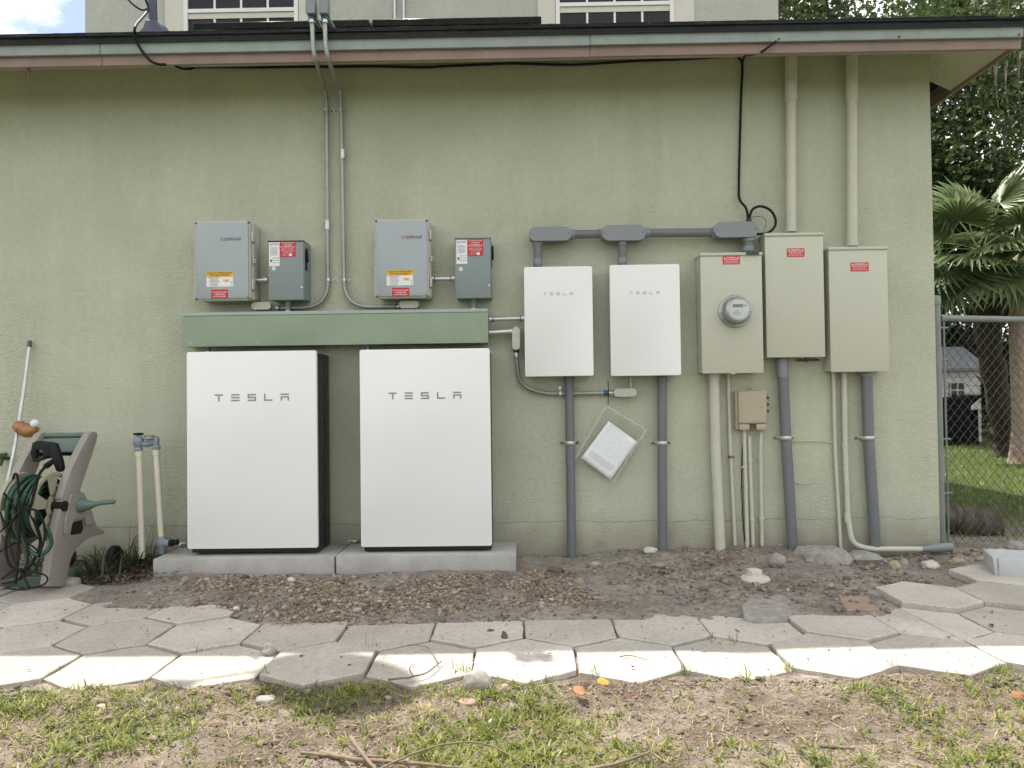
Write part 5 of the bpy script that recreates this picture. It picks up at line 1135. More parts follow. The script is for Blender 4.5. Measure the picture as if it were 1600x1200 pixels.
# ================================================================== LOOSE THINGS ON THE GROUND
def ico(sub):
    t = bmesh.new(); bmesh.ops.create_icosphere(t, subdivisions=sub, radius=1.0)
    V = np.array([v.co[:] for v in t.verts]); Fc = np.array([[v.index for v in f.verts] for f in t.faces]); t.free(); return V, Fc
I1, I2, I3 = ico(1), ico(2), ico(3)
def rotm(n):
    q = RNG.normal(size=(n, 4)); q /= np.linalg.norm(q, axis=1)[:, None]; w, x, y, z = q.T
    return np.stack([np.stack([1 - 2 * (y * y + z * z), 2 * (x * y - z * w), 2 * (x * z + y * w)], 1), np.stack([2 * (x * y + z * w), 1 - 2 * (x * x + z * z), 2 * (y * z - x * w)], 1), np.stack([2 * (x * z - y * w), 2 * (y * z + x * w), 1 - 2 * (x * x + y * y)], 1)], 1)
def lumps(name, xy, size, flat, m, tint, tmpl=I1, sink=.5, rough=.22, z0=None):
    """many small stones in one mesh"""
    n = len(xy); V0, F0 = tmpl; nv = len(V0)
    P = np.repeat(V0[None], n, 0) * (1 + RNG.uniform(-rough, rough, (n, nv, 1)))
    ax = np.stack([RNG.uniform(.75, 1.35, n), RNG.uniform(.7, 1.1, n), flat], 1); P = P * ax[:, None, :]
    a = RNG.uniform(0, 6.283, n); c, s = np.cos(a), np.sin(a); ti = RNG.uniform(-.5, .5, n)
    x = P[..., 0] * c[:, None] - P[..., 1] * s[:, None]; y = P[..., 0] * s[:, None] + P[..., 1] * c[:, None]; z = P[..., 2] + P[..., 0] * ti[:, None] * .4
    zz = gz_np(xy[:, 0], xy[:, 1]) if z0 is None else z0
    V = np.stack([xy[:, :1] + x * size[:, None], xy[:, 1:] + y * size[:, None], zz[:, None] + (z + (flat * (1 - sink))[:, None]) * size[:, None]], -1).reshape(-1, 3)
    Fc = (F0[None] + (np.arange(n) * nv)[:, None, None]).reshape(-1, 3)
    o = quads(name, V.tolist(), Fc.tolist(), m, np.repeat(tint, len(F0)), smooth=180); return o
def gravel_density(x, y):
    ysl = y - .018 * x
    d = sstep(-1.42, -1.28, ysl + .10 * (vnoise(x, y, 6, 2) - .5)) * (1 - sstep(-.50, -.44, y))
    d = d * sstep(-2.25, -1.7, x + .6 * (ysl + 1.0) * 0 + .3 * (vnoise(x, y, 5, 8) - .5)) * (1 - .93 * sstep(.0, .55, x + .5 * (vnoise(x, y, 4, 9) - .5))) * (1 - sstep(.9, 1.5, x))
    d = d * (.12 + .88 * sstep(.36, .58, fbm(x, y, 3.4, 4))) * (1 - .75 * sstep(-.75, -.5, y) * sstep(.35, .6, vnoise(x, y, 4, 6)))
    return d
N = 44000; x = RNG.uniform(-2.4, 1.5, N); y = RNG.uniform(-1.45, -.42, N); k = RNG.random(N) < gravel_density(x, y) * .75
xy = np.stack([x[k], y[k]], 1); n = len(xy)
sz = RNG.gamma(1.7, .0023, n) + .0018
put(lumps('gravel', xy, sz, RNG.uniform(.5, .8, n), 'pebble', np.clip(RNG.beta(2.0, 2.4, n), 0, 1) * .93 + .07 * (RNG.random(n) > .96)), 'stuff', 'loose river gravel spread in front of the concrete pads', None)
# scattered crumbs in the bare dirt and lawn
N = 14000; x = RNG.uniform(-2.6, 3.3, N); y = RNG.uniform(-1.35, -.02, N)
k = (RNG.random(N) < .8 * sstep(.3, .8, x) * (.15 + .85 * sstep(.5, .64, fbm(x, y, 2.5, 21))) + .5 * sstep(-.15, -.03, y) * sstep(.0, .3, x)) & (y > -1.28 + .35 * (x > 1.7))
xy = np.stack([x[k], y[k]], 1); n = len(xy); put(lumps('dirt_clods', xy, RNG.gamma(1.5, .0032, n) + .0015, RNG.uniform(.5, .9, n), 'clod', RNG.random(n), rough=.3), 'stuff', 'dark crumbs of soil scattered along the wall base', None)
N = 17000; x = RNG.uniform(-1.9, 1.9, N); y = RNG.uniform(-2.9, -2.0, N); k = RNG.random(N) < .45 + .55 * sstep(.52, .66, fbm(x, y, 3.1, 31)); xy = np.stack([x[k], y[k]], 1); n = len(xy)
put(lumps('lawn_crumbs', xy, RNG.gamma(1.5, .0012, n) + .0010, RNG.uniform(.5, .9, n), 'clod', RNG.random(n), rough=.3), 'stuff', 'crumbs of loose earth on the thin front lawn', None)

N = 2600; x = RNG.uniform(-1.9, 1.9, N); y = -2.03 + .018 * x - np.abs(RNG.normal(0, .05, N)); k = RNG.random(N) < .1 + .9 * sstep(.5, .62, fbm(x, y, 2.8, 91)); xy = np.stack([x[k], y[k]], 1); n = len(xy)
put(lumps('edge_soil', xy, RNG.gamma(1.6, .0024, n) + .0015, RNG.uniform(.4, .8, n), 'clod', RNG.random(n) * .9, rough=.38), 'stuff', 'dark clods of turned soil along the front edge of the paving', None)
def stone(name, px, py, wpx, hpx, dpx, m, lab, cat='stone', group=None, seed=0, z=None, sub=I3, rough=.2, rotz=0., blocky=0., tilt=0.):
    """one stone: its middle sits at the pixel's ground point; sizes in photo pixels at that depth"""
    p = onZ(px, py, z if z is not None else 0.0); p = onZ(px, py, z if z is not None else gz(p.x, p.y)); s = F_PX / (p.y - CAM.y); V0, F0 = sub
    V = V0.copy(); V = np.sign(V) * np.abs(V) ** (1 - blocky); V /= np.abs(V).max()
    nn = np.array([mnoise.noise(Vector(v * 1.3) + Vector((seed * 7.3, seed * 3.1, seed))) * 1.2 + .6 * mnoise.noise(Vector(v * 3.2) + Vector((seed, seed * 5, 2))) + .35 * mnoise.noise(Vector(v * 8) + Vector((seed, 1, 2))) for v in V])
    V = V * (1 + rough * nn)[:, None] * np.array([wpx / 2 / s, dpx / 2 / s, hpx / 2 / s])
    me = bpy.data.meshes.new(name); me.from_pydata(V.tolist(), [], F0.tolist()); me.transform(Matrix.Rotation(rotz, 4, 'Z') @ Matrix.Rotation(tilt, 4, 'Y'))
    o = finish(name, me, m, None, None, 28); o.location = (p.x, p.y, p.z + hpx / s * .16); return put(o, None, lab, cat, group)
stone('concrete_chunk', 1286, 874, 82, 30, 64, 'rock_grey', 'broken concrete chunk at the wall between the two leaning pipes', 'concrete', seed=1, blocky=.3)
stone('concrete_chunk', 1348, 878, 58, 22, 46, 'rock_grey', 'smaller concrete chunk in front of the rightmost leaning pipe', 'concrete', seed=2, blocky=.3)
stone('stone', 1214, 880, 25, 22, 22, 'rock_grey', 'round dark stone just left of the middle leaning pipe', seed=3)
stone('stone', 1398, 887, 19, 17, 16, 'rock_tan', 'rounded tan stone right of the rightmost leaning pipe', seed=4)
stone('stone', 1412, 884, 13, 17, 13, 'rock_grey', 'grey stone beside the rounded tan stone', seed=5)
stone('stone', 1454, 886, 28, 15, 20, 'rock_pale', 'flat white stone in the dirt near the house corner', seed=6, rough=.3)
stone('stone', 1496, 880, 24, 12, 16, 'rock_tan', 'pale stone below the fence post', seed=16); stone('stone', 1540, 878, 26, 14, 18, 'rock_tan', 'tan stone in the weeds below the chain-link mesh', seed=17); stone('stone', 1566, 868, 18, 18, 18, 'rock_grey', 'grey stone standing beside the white tray', seed=18); stone('stone', 1585, 862, 30, 26, 24, 'rock_grey', 'dark stone behind the white tray', seed=19)
stone('stone', 420, 1020, 20, 22, 18, 'rock_grey', 'mossy dark stone standing on the paving at the shadow edge', seed=7, z=.004)
stone('stone', 746, 1076, 46, 40, 36, 'rock_grey', 'large grey stone on the grass edge of the paving', seed=8)
stone('stone', 730, 1101, 28, 10, 22, 'brick_tile', 'flat reddish stone in the grass below the large grey stone', seed=9, blocky=.4)
stone('stone', 789, 1080, 18, 16, 14, 'rock_tan', 'pale stone right of the large grey stone', seed=10)
stone('stone', 770, 1131, 14, 12, 12, 'rock_pale', 'small white stone in the middle of the lawn', seed=11)
stone('stone', 159, 1107, 22, 10, 14, 'rock_tan', 'pale flat stone in the lawn at left', seed=12); stone('stone', 415, 1097, 30, 13, 22, 'rock_grey', 'flat dark grey stone in the grass at left centre', seed=13, blocky=.4)
stone('stone', 109, 917, 27, 22, 24, 'rock_grey', 'grey stone beside the front foot of the hose reel', seed=14, blocky=.4); stone('stone', 160, 905, 24, 10, 14, 'rock_pale', 'white stone right of the hose reel', seed=15)
stone('stone', 1016, 862, 22, 12, 14, 'rock_pale', 'whitish stone at the wall left of the right gateway pipe', seed=20)
stone('stone', 868, 893, 26, 12, 12, 'log_wood', 'brown flat stone at the foot of the left gateway pipe', seed=21, blocky=.2)
stone('pine_cone', 788, 998, 9, 15, 15, 'log_wood', 'brown cone lying on the paving', 'cone', seed=22, z=.003, rough=.35, rotz=.5); stone('pine_cone', 767, 987, 11, 7, 9, 'log_wood', 'smaller brown cone left of the upright cone', 'cone', seed=23, z=.003, rough=.35)
stone('stone', 905, 911, 16, 13, 12, 'rock_tan', 'tan pebble in the dirt right of the pads', seed=24); stone('stone', 930, 884, 16, 10, 10, 'rock_tan', 'tan pebble near the left gateway pipe', seed=25); stone('stone', 1029, 885, 24, 11, 14, 'rock_tan', 'tan pebble before the right gateway pipe', seed=26)
stone('stone', 632, 905, 15, 9, 12, 'brick_tile', 'reddish-brown stone in front of the right pad', seed=27)
r2 = random.Random(11)
for i in range(34):
    px, py = r2.uniform(225, 850), r2.uniform(905, 972)
    if py > 962 - .012 * abs(px - 400): py -= 14
    w_ = r2.uniform(8, 15); mm_ = r2.choice(['rock_tan', 'rock_grey', 'rock_pale'] if i % 5 == 0 else ['rock_tan', 'rock_grey', 'rock_tan']); stone('pebble', px, py, w_, w_ * r2.uniform(.5, .75), w_ * r2.uniform(.6, .9), mm_, {'rock_tan': 'tan', 'rock_grey': 'grey', 'rock_pale': 'pale'}[mm_] + ' rounded pebble larger than the gravel, before ' + ('the left pad' if px < 530 else 'the right pad' if px < 760 else 'the left gateway pipe'), 'pebble', 'larger pebbles in the gravel', seed=40 + i, sub=I2, rough=.15, rotz=r2.uniform(0, 3))
# flat pieces in the dirt
def flat_piece(name, pxs, z, th, m, lab, cat):
    bm = B(); P = [onZ(x, y, z) for x, y in pxs]; prism(bm, P, (0, 0, -th), .004, 1); c_ = sum(P, Vector()) / len(P); put(obj(name, bm, m, None, tuple(c_)), None, lab, cat)
flat_piece('sunken_paver', [(1158, 946), (1163, 962), (1180, 966), (1228, 964), (1238, 957), (1230, 940), (1195, 935), (1170, 937)], .022, .06, 'rock_grey', 'grey sunken paver half buried in the dirt', 'paver')
flat_piece('clay_tile', [(1310, 932), (1322, 952.5), (1375, 952), (1352, 930.5)], .024, .03, 'brick_tile', 'flat reddish clay tile lying in the dirt', 'tile')
# cleanout cap
p = onZ(1180, 903, .03); cap = thing('cleanout_cap', 'round white cleanout cap with square knob in the dirt', 'cap', (p.x, p.y, .015))
bm = B(); lathe(bm, [(.074, -.04), (.076, .008), (.070, .016), (.055, .018), (0, .02)], (p.x, p.y, .02), (0, 0, 1), 28); obj('disc', bm, 'cap_white', cap); bm = B(); box(bm, Vector((p.x - .004, p.y, .058)), (.062, .06, .038), .007, 2, Matrix.Rotation(.2, 3, 'Z')); lathe(bm, [(.05, 0), (.046, .012), (0, .012)], (p.x, p.y, .034), (0, 0, 1), 24); obj('knob', bm, 'cap_white', cap)
# plastic tray at the right edge
a = onZ(1567, 902, .02); tr_ = thing('plastic_tray', 'white plastic tray at the right edge near the fence', 'tray', (a.x + .12, a.y + .06, .02)); RT = Matrix.Rotation(rad(-20), 3, 'Z'); cc = Vector((a.x + .16, a.y + .08, .07))
for dx, dy, sx, sy in ((-.15, 0, .02, .24), (.15, 0, .02, .24), (0, -.12, .28, .02), (0, .12, .28, .02)):
    bm = B(); box(bm, cc + RT @ Vector((dx, dy, 0)), (sx, sy, .10), .006, 2, RT @ Matrix.Rotation(.12 * (1 if dx > 0 else -1 if dx < 0 else 0), 3, 'Y')); obj('side', bm, 'tray_white', tr_)
bm = B(); box(bm, cc + RT @ Vector((0, 0, .03)), (.3, .24, .012), .003, 1, RT @ Matrix.Rotation(.1, 3, 'X')); obj('panel', bm, 'tray_white', tr_)

# ---- sticks and leaves
def stick(pts, r, lab, name='stick', m='stick_wood', k=6, group='sticks on the lawn'):
    P = cat_rom([onZ(x, y, gz(onZ(x, y, 0).x, onZ(x, y, 0).y) + dz) for x, y, dz in pts], k); N_ = len(P)
    bm = B(); tube(bm, [q + Vector((0, 0, random.uniform(-.001, .001))) for q in P], [r * (1 - .45 * i / N_) * random.uniform(.9, 1.1) for i in range(N_)], 7); return put(obj(name, bm, m, None, tuple(P[0]), 60), None, lab, 'stick', group)
stick([(548, 1152, .03), (562, 1172, .03), (590, 1206, .02)], .0075, 'thick short stick at the bottom edge left of centre'); stick([(500, 1176, .012), (560, 1187, .012), (640, 1192, .012), (760, 1204, .01)], .0075, 'long thick stick along the bottom edge')
stick([(580, 1208, .01), (640, 1180, .03), (690, 1164, .045), (745, 1160, .05), (790, 1176, .045), (830, 1202, .02)], .0032, 'thin arching twig over the lawn at the bottom', 'twig'); stick([(606, 1062, .028), (640, 1058, .03), (668, 1050, .03), (690, 1033, .03)], .004, 'bent twig on the paving edge left of the large stone', 'twig')
stick([(645, 1056, .03), (640, 1044, .05), (648, 1038, .06)], .0022, 'small upright side twig near the large stone', 'twig'); stick([(684, 1036, .03), (676, 1020, .028), (664, 1010, .028), (640, 1008, .026)], .0022, 'thin curling twig on the paving above the large stone', 'twig')
stick([(905, 1205, .02), (960, 1194, .025), (1015, 1176, .02)], .006, 'pale stick at the bottom edge right of centre'); stick([(1280, 1166, .01), (1335, 1170, .01)], .005, 'short dark stick on the bare soil at right', m='log_wood')
stick([(968, 1026, .026), (985, 1024, .027), (1012, 1031, .026)], .0025, 'thin curved twig lying on the sunlit paving', 'twig'); stick([(110, 1128, .01), (200, 1120, .01), (215, 1124, .008)], .004, 'short dry stick in the lawn at left'); stick([(470, 1176, .01), (540, 1182, .015), (600, 1182, .01)], .005, 'straight stick behind the long thick stick', 'stick')
def leaf(px, py, m, lab, L=.03, dz=.022, rz=0.):
    p = onZ(px, py, gz(onZ(px, py, 0).x, onZ(px, py, 0).y) + dz); bm = B(); R_ = Matrix.Rotation(rz, 3, 'Z'); vs = []
    for j in range(7):
        t = j / 6; w_ = L * .42 * math.sin(math.pi * min(1, t * .93 + .04)) ** .8
        vs.append([bm.verts.new(p + R_ @ Vector(((t - .5) * L * 2, s_ * w_ * 1.5, .006 * math.cos(t * 3) + abs(s_) * .004)) + Vector((0, 0, (R_ @ Vector(((t - .5) * L * 2, s_ * w_ * 1.5, 0))).y * .6))) for s_ in (-1, 0, 1)])
    for a_, b_ in zip(vs, vs[1:]):
        for i in range(2): bm.faces.new((a_[i], a_[i + 1], b_[i + 1], b_[i]))
    o = obj('fallen_leaf', bm, m, None, tuple(p), 180); md = o.modifiers.new('t', 'SOLIDIFY'); md.thickness = .0008; put(o, None, lab, 'leaf', 'bright fallen leaves')
leaf(943, 1067, 'leaf_yellow', 'yellow fallen leaf at the grass edge right of centre', .022, .03, .2); leaf(905, 1081, 'leaf_orange', 'orange fallen leaf left of the yellow leaf', .026, .03, 2.2); leaf(982, 1090, 'leaf_red', 'red fallen leaf right of the yellow leaf', .014, .02, .9); leaf(1590, 1088, 'leaf_orange', 'orange fallen leaf at the right edge of the lawn', .024, .02, .4); leaf(1152, 987, 'leaf_red', 'small dark red leaf on the paving right of centre', .009, .028, .3)

# ---- small debris on the paving and dead leaves by the reel
def cards(name, P, L, W, ang, tilt, m, tint, bend=.25, lab=None):
    n = len(P); d = np.stack([np.cos(ang) * np.cos(tilt), np.sin(ang) * np.cos(tilt), np.sin(tilt)], 1); s = np.stack([-np.sin(ang), np.cos(ang), np.zeros(n)], 1)
    up = np.cross(d, s); mid = P + d * (L * .5)[:, None] + up * (-bend * L)[:, None] * 0 + np.array([0, 0, 1]) * (bend * L * .4)[:, None]
    end = P + d * L[:, None]; h = (W / 2)[:, None]
    V = np.stack([P, mid - s * h, mid + s * h, end], 1).reshape(-1, 3); b = np.arange(n) * 4
    Fc = np.concatenate([np.stack([b, b + 1, b + 2], 1), np.stack([b + 1, b + 3, b + 2], 1)]); o = quads(name, V.tolist(), Fc.tolist(), m, np.concatenate([tint, tint])); return put(o, 'stuff', lab)
N = 620; x = RNG.uniform(-2.6, 2.6, N); y = RNG.uniform(-2.0, -1.05, N); L = RNG.gamma(2.2, .0042, N) + .003
cards('paving_debris', np.stack([x, y, np.full(N, .0095)], 1), L, L * RNG.uniform(.15, .5, N), RNG.uniform(0, 6.28, N), RNG.uniform(-.05, .15, N), 'litter_leaf', RNG.random(N) * .6, lab='dark leaf and twig bits strewn over the paving')
N = 1500; x = np.concatenate([RNG.normal(-2.28, .13, N // 2), RNG.uniform(-3.2, -2.1, N - N // 2)]); y = RNG.uniform(-.55, -.02, N); L = RNG.uniform(.015, .05, N)
cards('leaf_litter', np.stack([x, y, gz_np(x, y) + RNG.uniform(.0, .03, N)], 1), L, L * RNG.uniform(.3, .7, N), RNG.uniform(0, 6.28, N), RNG.uniform(-.4, .6, N), 'litter_leaf', RNG.random(N), lab='brown dead leaves heaped between the hose reel and the pads')
N = 5200; x = RNG.uniform(-2.2, 3.4, N); y = RNG.uniform(-1.3, -.01, N); L = RNG.uniform(.008, .03, N); k = (RNG.random(N) < .35 + .65 * sstep(-.2, -.02, y)) & ((x > .03) | (y < -.45)) & (y > -1.25)
cards('ground_debris', np.stack([x, y, gz_np(x, y) + .004], 1)[k], L[k], (L * RNG.uniform(.1, .4, N))[k], RNG.uniform(0, 6.28, N)[k], RNG.uniform(-.1, .35, N)[k], 'litter_leaf', RNG.random(N)[k] * .8, lab='bits of bark and dead leaf on the bare dirt')

# ---- grass
def blades(name, P, L, W, ang, lean, m, tint, seg=3, curl=1.0, lab=None):
    n = len(P); rows = []
    side_ = np.stack([-np.sin(ang), np.cos(ang), np.zeros(n)], 1); fwd = np.stack([np.cos(ang), np.sin(ang), np.zeros(n)], 1); pos = P.copy(); th = lean.copy()
    for j in range(seg + 1):
        t = j / seg; w = W * (1 - t ** 2.2) * (.75 + .5 * t * (1 - t) * 2)
        if j == seg: rows.append(pos[:, None, :])
        else: rows.append(np.stack([pos - side_ * (w / 2)[:, None], pos + side_ * (w / 2)[:, None]], 1))
        pos = pos + (fwd * np.sin(th)[:, None] + np.array([0, 0, 1]) * np.cos(th)[:, None]) * (L / seg)[:, None]; th = th + curl * RNG.uniform(.15, .55, n)
    V = np.concatenate(rows, 1); nv = V.shape[1]; b = np.arange(n) * nv; Fq = []
    Vl = V.reshape(-1, 3); Q = [np.stack([b + 2 * j, b + 2 * j + 1, b + 2 * j + 3, b + 2 * j + 2], 1) for j in range(seg - 1)]; T = np.stack([b + 2 * seg - 2, b + 2 * seg - 1, b + 2 * seg], 1)
    Fc = np.concatenate(Q).tolist() + T.tolist(); o = quads(name, Vl.tolist(), Fc, m, np.concatenate([tint] * seg), smooth=180); return put(o, 'stuff', lab)
def clumps(n_c, dens, x0, x1, y0, y1, k0, k1):
    x = RNG.uniform(x0, x1, n_c); y = RNG.uniform(y0, y1, n_c); keep = RNG.random(n_c) < dens(x, y); x, y = x[keep], y[keep]
    k = RNG.integers(k0, k1, len(x)); cid = np.repeat(np.arange(len(x)), k); return x[cid] + RNG.normal(0, .007, len(cid)), y[cid] + RNG.normal(0, .007, len(cid)), cid
def front_density(x, y):
    ysl = y - .018 * x; d = sstep(.40, .58, fbm(x, y, 2.4, 41)) * .85 + .1
    d = d * (1 - .9 * sstep(.05, .5, x + .25 * (vnoise(x, y, 3, 44) - .5)) * (1 - .5 * (1 - sstep(-2.75, -2.35, y)))) + .65 * np.exp(-((x - 1.18 + .25 * (y + 2.2)) / .10) ** 2) * (1 - sstep(-2.12, -2.03, y)) + .35 * sstep(1.35, 1.6, x)
    d = d + .9 * np.exp(-((x + .58) / .17) ** 2 - ((y + 2.1) / .07) ** 2)
    bare = np.exp(-((x + 1.05) / .28) ** 2 - ((y + 2.14) / .05) ** 2); return np.clip(d * (1 - .8 * bare), 0, 1) * (1 - sstep(-2.07, -2.0, ysl + .03 * vnoise(x, y, 12, 3)))
bx_, by_, cid = clumps(24000, front_density, -3.0, 3.0, -3.7, -1.98, 3, 7); n = len(bx_); ct = RNG.random(cid.max() + 1)
hgt = .5 + 1.0 * fbm(bx_, by_, 5, 61)
blades('lawn_grass', np.stack([bx_, by_, gz_np(bx_, by_) - .002], 1), RNG.uniform(.018, .058, n) * hgt, RNG.uniform(.003, .0068, n), RNG.uniform(0, 6.28, n), RNG.uniform(.25, 1.25, n), 'grass_blade', np.clip(ct[cid] * .7 + RNG.random(n) * .35 - .03, 0, 1), lab='patchy green grass of the front lawn')
N = 46000; x = RNG.uniform(-2.3, 2.3, N); y = RNG.uniform(-3.4, -2.0, N); k = RNG.random(N) < .25 + .75 * sstep(.42, .6, fbm(x, y, 3.3, 71)); x, y = x[k], y[k]; n = len(x)
blades('dry_thatch', np.stack([x, y, gz_np(x, y) + .002], 1), RNG.uniform(.012, .055, n), RNG.uniform(.0010, .0030, n), RNG.uniform(0, 6.28, n), RNG.uniform(1.15, 1.6, n), 'thatch_blade', RNG.random(n), 2, .3, 'dry straw and dead grass between the green patches')
# tufts in the paving joints and at its edge
tuft = [(236, 992, 9), (311, 1016, 9), (583, 1008, 9), (690, 1000, 7), (1115, 1000, 14), (1150, 1003, 8), (712, 1048, 16), (728, 1050, 14), (415, 1054, 18), (930, 1052, 12), (1070, 1046, 20), (1230, 1044, 22), (1390, 1042, 14), (1562, 1046, 26), (1575, 1050, 20), (130, 936, 12), (820, 1046, 4), (372, 1090, 22), (1160, 1050, 10), (855, 1060, 14)]
tx, ty_, = [], []
for (a, b, c_) in tuft:
    for i in range(c_):
        p = onZ(a + random.gauss(0, 6), b + random.gauss(0, 2.5), 0); tx.append(p.x); ty_.append(p.y)
tx, ty_ = np.array(tx), np.array(ty_); n = len(tx)
blades('joint_grass', np.stack([tx, ty_, np.full(n, -.01)], 1), RNG.uniform(.018, .065, n), RNG.uniform(.002, .0045, n), RNG.uniform(0, 6.28, n), RNG.uniform(.05, .7, n), 'grass_blade', RNG.random(n), lab='grass tufts in the paving joints and along its edge')
# strap-leaved plants around the hose reel
N = 190; x = np.concatenate([RNG.normal(-2.36, .08, 110), RNG.uniform(-2.9, -2.45, 80)]); y = np.concatenate([RNG.uniform(-.5, -.08, 110), RNG.uniform(-.6, -.2, 80)])
blades('strap_plants', np.stack([x, y, gz_np(x, y)], 1), RNG.uniform(.1, .27, N), RNG.uniform(.006, .012, N), RNG.uniform(0, 6.28, N), RNG.uniform(.05, .6, N), 'shrub_leaf', RNG.random(N), 5, .8, 'dark strap-leaved plants growing under the hose reel')
N = 30; x = RNG.normal(-2.26, .05, N); y = RNG.uniform(-.2, -.04, N)
blades('thin_weeds', np.stack([x, y, gz_np(x, y)], 1), RNG.uniform(.15, .36, N), RNG.uniform(.002, .004, N), RNG.uniform(-1, 1, N), RNG.uniform(.05, .4, N), 'shrub_leaf', RNG.random(N), 5, .25, 'thin weed stalks beside the hose reel')
# weeds by the house corner and back lawn
N = 700; x = RNG.uniform(2.5, 3.7, N); y = RNG.uniform(-.75, .6, N); k = RNG.random(N) < .8 * sstep(.45, .6, fbm(x, y, 4, 81)); n = k.sum()
blades('corner_weeds', np.stack([x, y, gz_np(x, y)], 1)[k], RNG.uniform(.03, .12, n), RNG.uniform(.002, .005, n), RNG.uniform(0, 6.28, n), RNG.uniform(.1, .8, n), 'grass_blade', RNG.random(n), lab='weeds growing at the house corner by the fence')
N = 26000; x = RNG.uniform(2.6, 12, N); y = RNG.uniform(.5, 11, N) ; k = (x < 2.2 + (y + 4.7) * .75) & (x > .4 * (y + 4.68)); x, y = x[k], y[k]; n = len(x)
blades('back_lawn', np.stack([x, y, gz_np(x, y)], 1), RNG.uniform(.04, .085, n), RNG.uniform(.006, .011, n), RNG.uniform(0, 6.28, n), RNG.uniform(.2, .9, n), 'lawn_blade', RNG.random(n), 2, lab='bright green lawn behind the chain-link fence')

# ================================================================== FENCE AND BACK YARD
fa = onY(1464, 600, .09); fd = Vector((.96, .28, 0)).normalized(); F0_ = Vector((fa.x, .09, 0)); ztop = onY(1464, 497, .09).z
fence = thing('chain_link_fence', 'green-grey chain-link fence between house corner and back yard', 'fence', (F0_.x, F0_.y, 0))
bm = B(); tube(bm, [F0_ + Vector((0, 0, -.05)), F0_ + Vector((0, 0, ztop + .10))], .029, 18); obj('post', bm, 'galv', fence)
bm = B(); lathe(bm, [(.033, -.03), (.033, .005), (.026, .022), (0, .03)], F0_ + Vector((0, 0, ztop + .115)), (0, 0, 1), 18); obj('post_cap', bm, 'galv', fence)
F1 = F0_ + fd * 2.6; bm = B(); tube(bm, [F1 + Vector((0, 0, -.05)), F1 + Vector((0, 0, ztop + .05))], .029, 18); obj('post', bm, 'galv', fence)
bm = B(); tube(bm, [F0_ + fd * .035 + Vector((0, 0, ztop)), F1 + Vector((0, 0, ztop + .004))], .0205, 14); obj('top_rail', bm, 'galv', fence)
bm = B(); lathe(bm, [(.0235, 0), (.0235, .045), (.02, .05)], F0_ + fd * .03 + Vector((0, 0, ztop)), fd, 14); obj('rail_cup', bm, 'galv', fence)
bm = B(); q0 = F0_ + fd * .062; tube(bm, [q0 + Vector((0, 0, .03)), q0 + Vector((0, 0, ztop - .02))], .0065, 8); obj('tension_bar', bm, 'galv', fence)
for z in (ztop - .06, ztop - .26, ztop - .76, ztop - 1.1):
    bm = B(); tube(bm, [F0_ + Vector((0, 0, z - .011)), F0_ + Vector((0, 0, z + .011))], .0305, 16); obj('band', bm, 'galv', fence)
    bm = B(); tube(bm, [F0_ + fd * .028 + Vector((0, 0, z)), F0_ + fd * .095 + Vector((0, 0, z))], .006, 8); obj('band_bolt', bm, 'galv', fence)
wv = .034; hz_ = .0345; meshes = []
for ph in (0, 1):
    bm = B(); K = int((ztop + .02) / hz_)
    tube(bm, [fd * (wv * (((k_ + ph) % 2))) + Vector((fd.y, -fd.x, 0)) * (.0022 if k_ % 2 else -.0022) + Vector((0, 0, .03 + k_ * hz_)) for k_ in range(K)], .0019, 4)
    me = bpy.data.meshes.new('wire'); bm.to_mesh(me); bm.free(); me.materials.append(M['fence_wire']); meshes.append(me)
for i in range(74):
    o = bpy.data.objects.new('wire', meshes[i % 2]); COL.objects.link(o); o.parent = fence; o.location = fd * (.064 + wv * i)
# log behind the fence
bm = B(); a, b = onY(1466, 812, .75), onY(1552, 833, .7); a.z = max(a.z, .07); b.z = .07; P = [a.lerp(b, t) + Vector((0, .03 * math.sin(t * 5), .012 * math.sin(t * 7))) for t in [i / 14 for i in range(15)]]
tube(bm, P, [.10 + .012 * math.sin(i * 1.9) for i in range(15)], 16)
for v in bm.verts: v.co += Vector((mnoise.noise(v.co * 14), mnoise.noise(v.co * 14 + Vector((5, 0, 0))), mnoise.noise(v.co * 14 + Vector((0, 9, 0))))) * .014
put(obj('fallen_log', bm, 'log_wood', None, tuple(a), 60), None, 'dark fallen log lying behind the chain-link fence', 'log')
# shed
s0 = onZ(1533, 690, 0); sx, sy = s0.x, s0.y; shed = thing('garden_shed', 'small white shed with grey shingle roof behind the fence', 'shed', (sx - .8, sy + .8, 0)); ez = onY(1500, 577, sy).z; rzd = onY(1500, 546, sy + .7).z
fw = 2.6; bm = B(); bx2(bm, sx - fw, sx - .002, sy + .02, sy + 1.5, 0, ez); obj('wall', bm, 'shed_white', shed, smooth=0)
nb_ = 9
for i in range(nb_):
    z0 = ez * i / nb_
    bm = B(); prism(bm, [(sx - fw, sy + .019, z0), (sx - fw, sy - .004, z0 + .004), (sx - fw, sy + .012, z0 + ez / nb_ - .002), (sx - fw, sy + .019, z0 + ez / nb_ - .002)], (fw - .004, 0, 0)); obj('siding_board', bm, 'shed_white', shed, smooth=0)
    bm = B(); prism(bm, [(sx - .001, sy, z0), (sx + .022, sy, z0 + .004), (sx + .006, sy, z0 + ez / nb_ - .002), (sx - .001, sy, z0 + ez / nb_ - .002)], (0, 1.5, 0)); obj('siding_board', bm, 'shed_white', shed, smooth=0)
bm = B(); prism(bm, [(sx + .12, sy - .14, ez - .03), (sx + .12, sy + .75, rzd), (sx + .12, sy + 1.64, ez - .03), (sx + .12, sy + 1.64, ez + .02), (sx + .12, sy + .75, rzd + .06), (sx + .12, sy - .14, ez + .02)], (-fw - .24, 0, 0)); obj('roof', bm, 'shed_roof', shed, smooth=0)
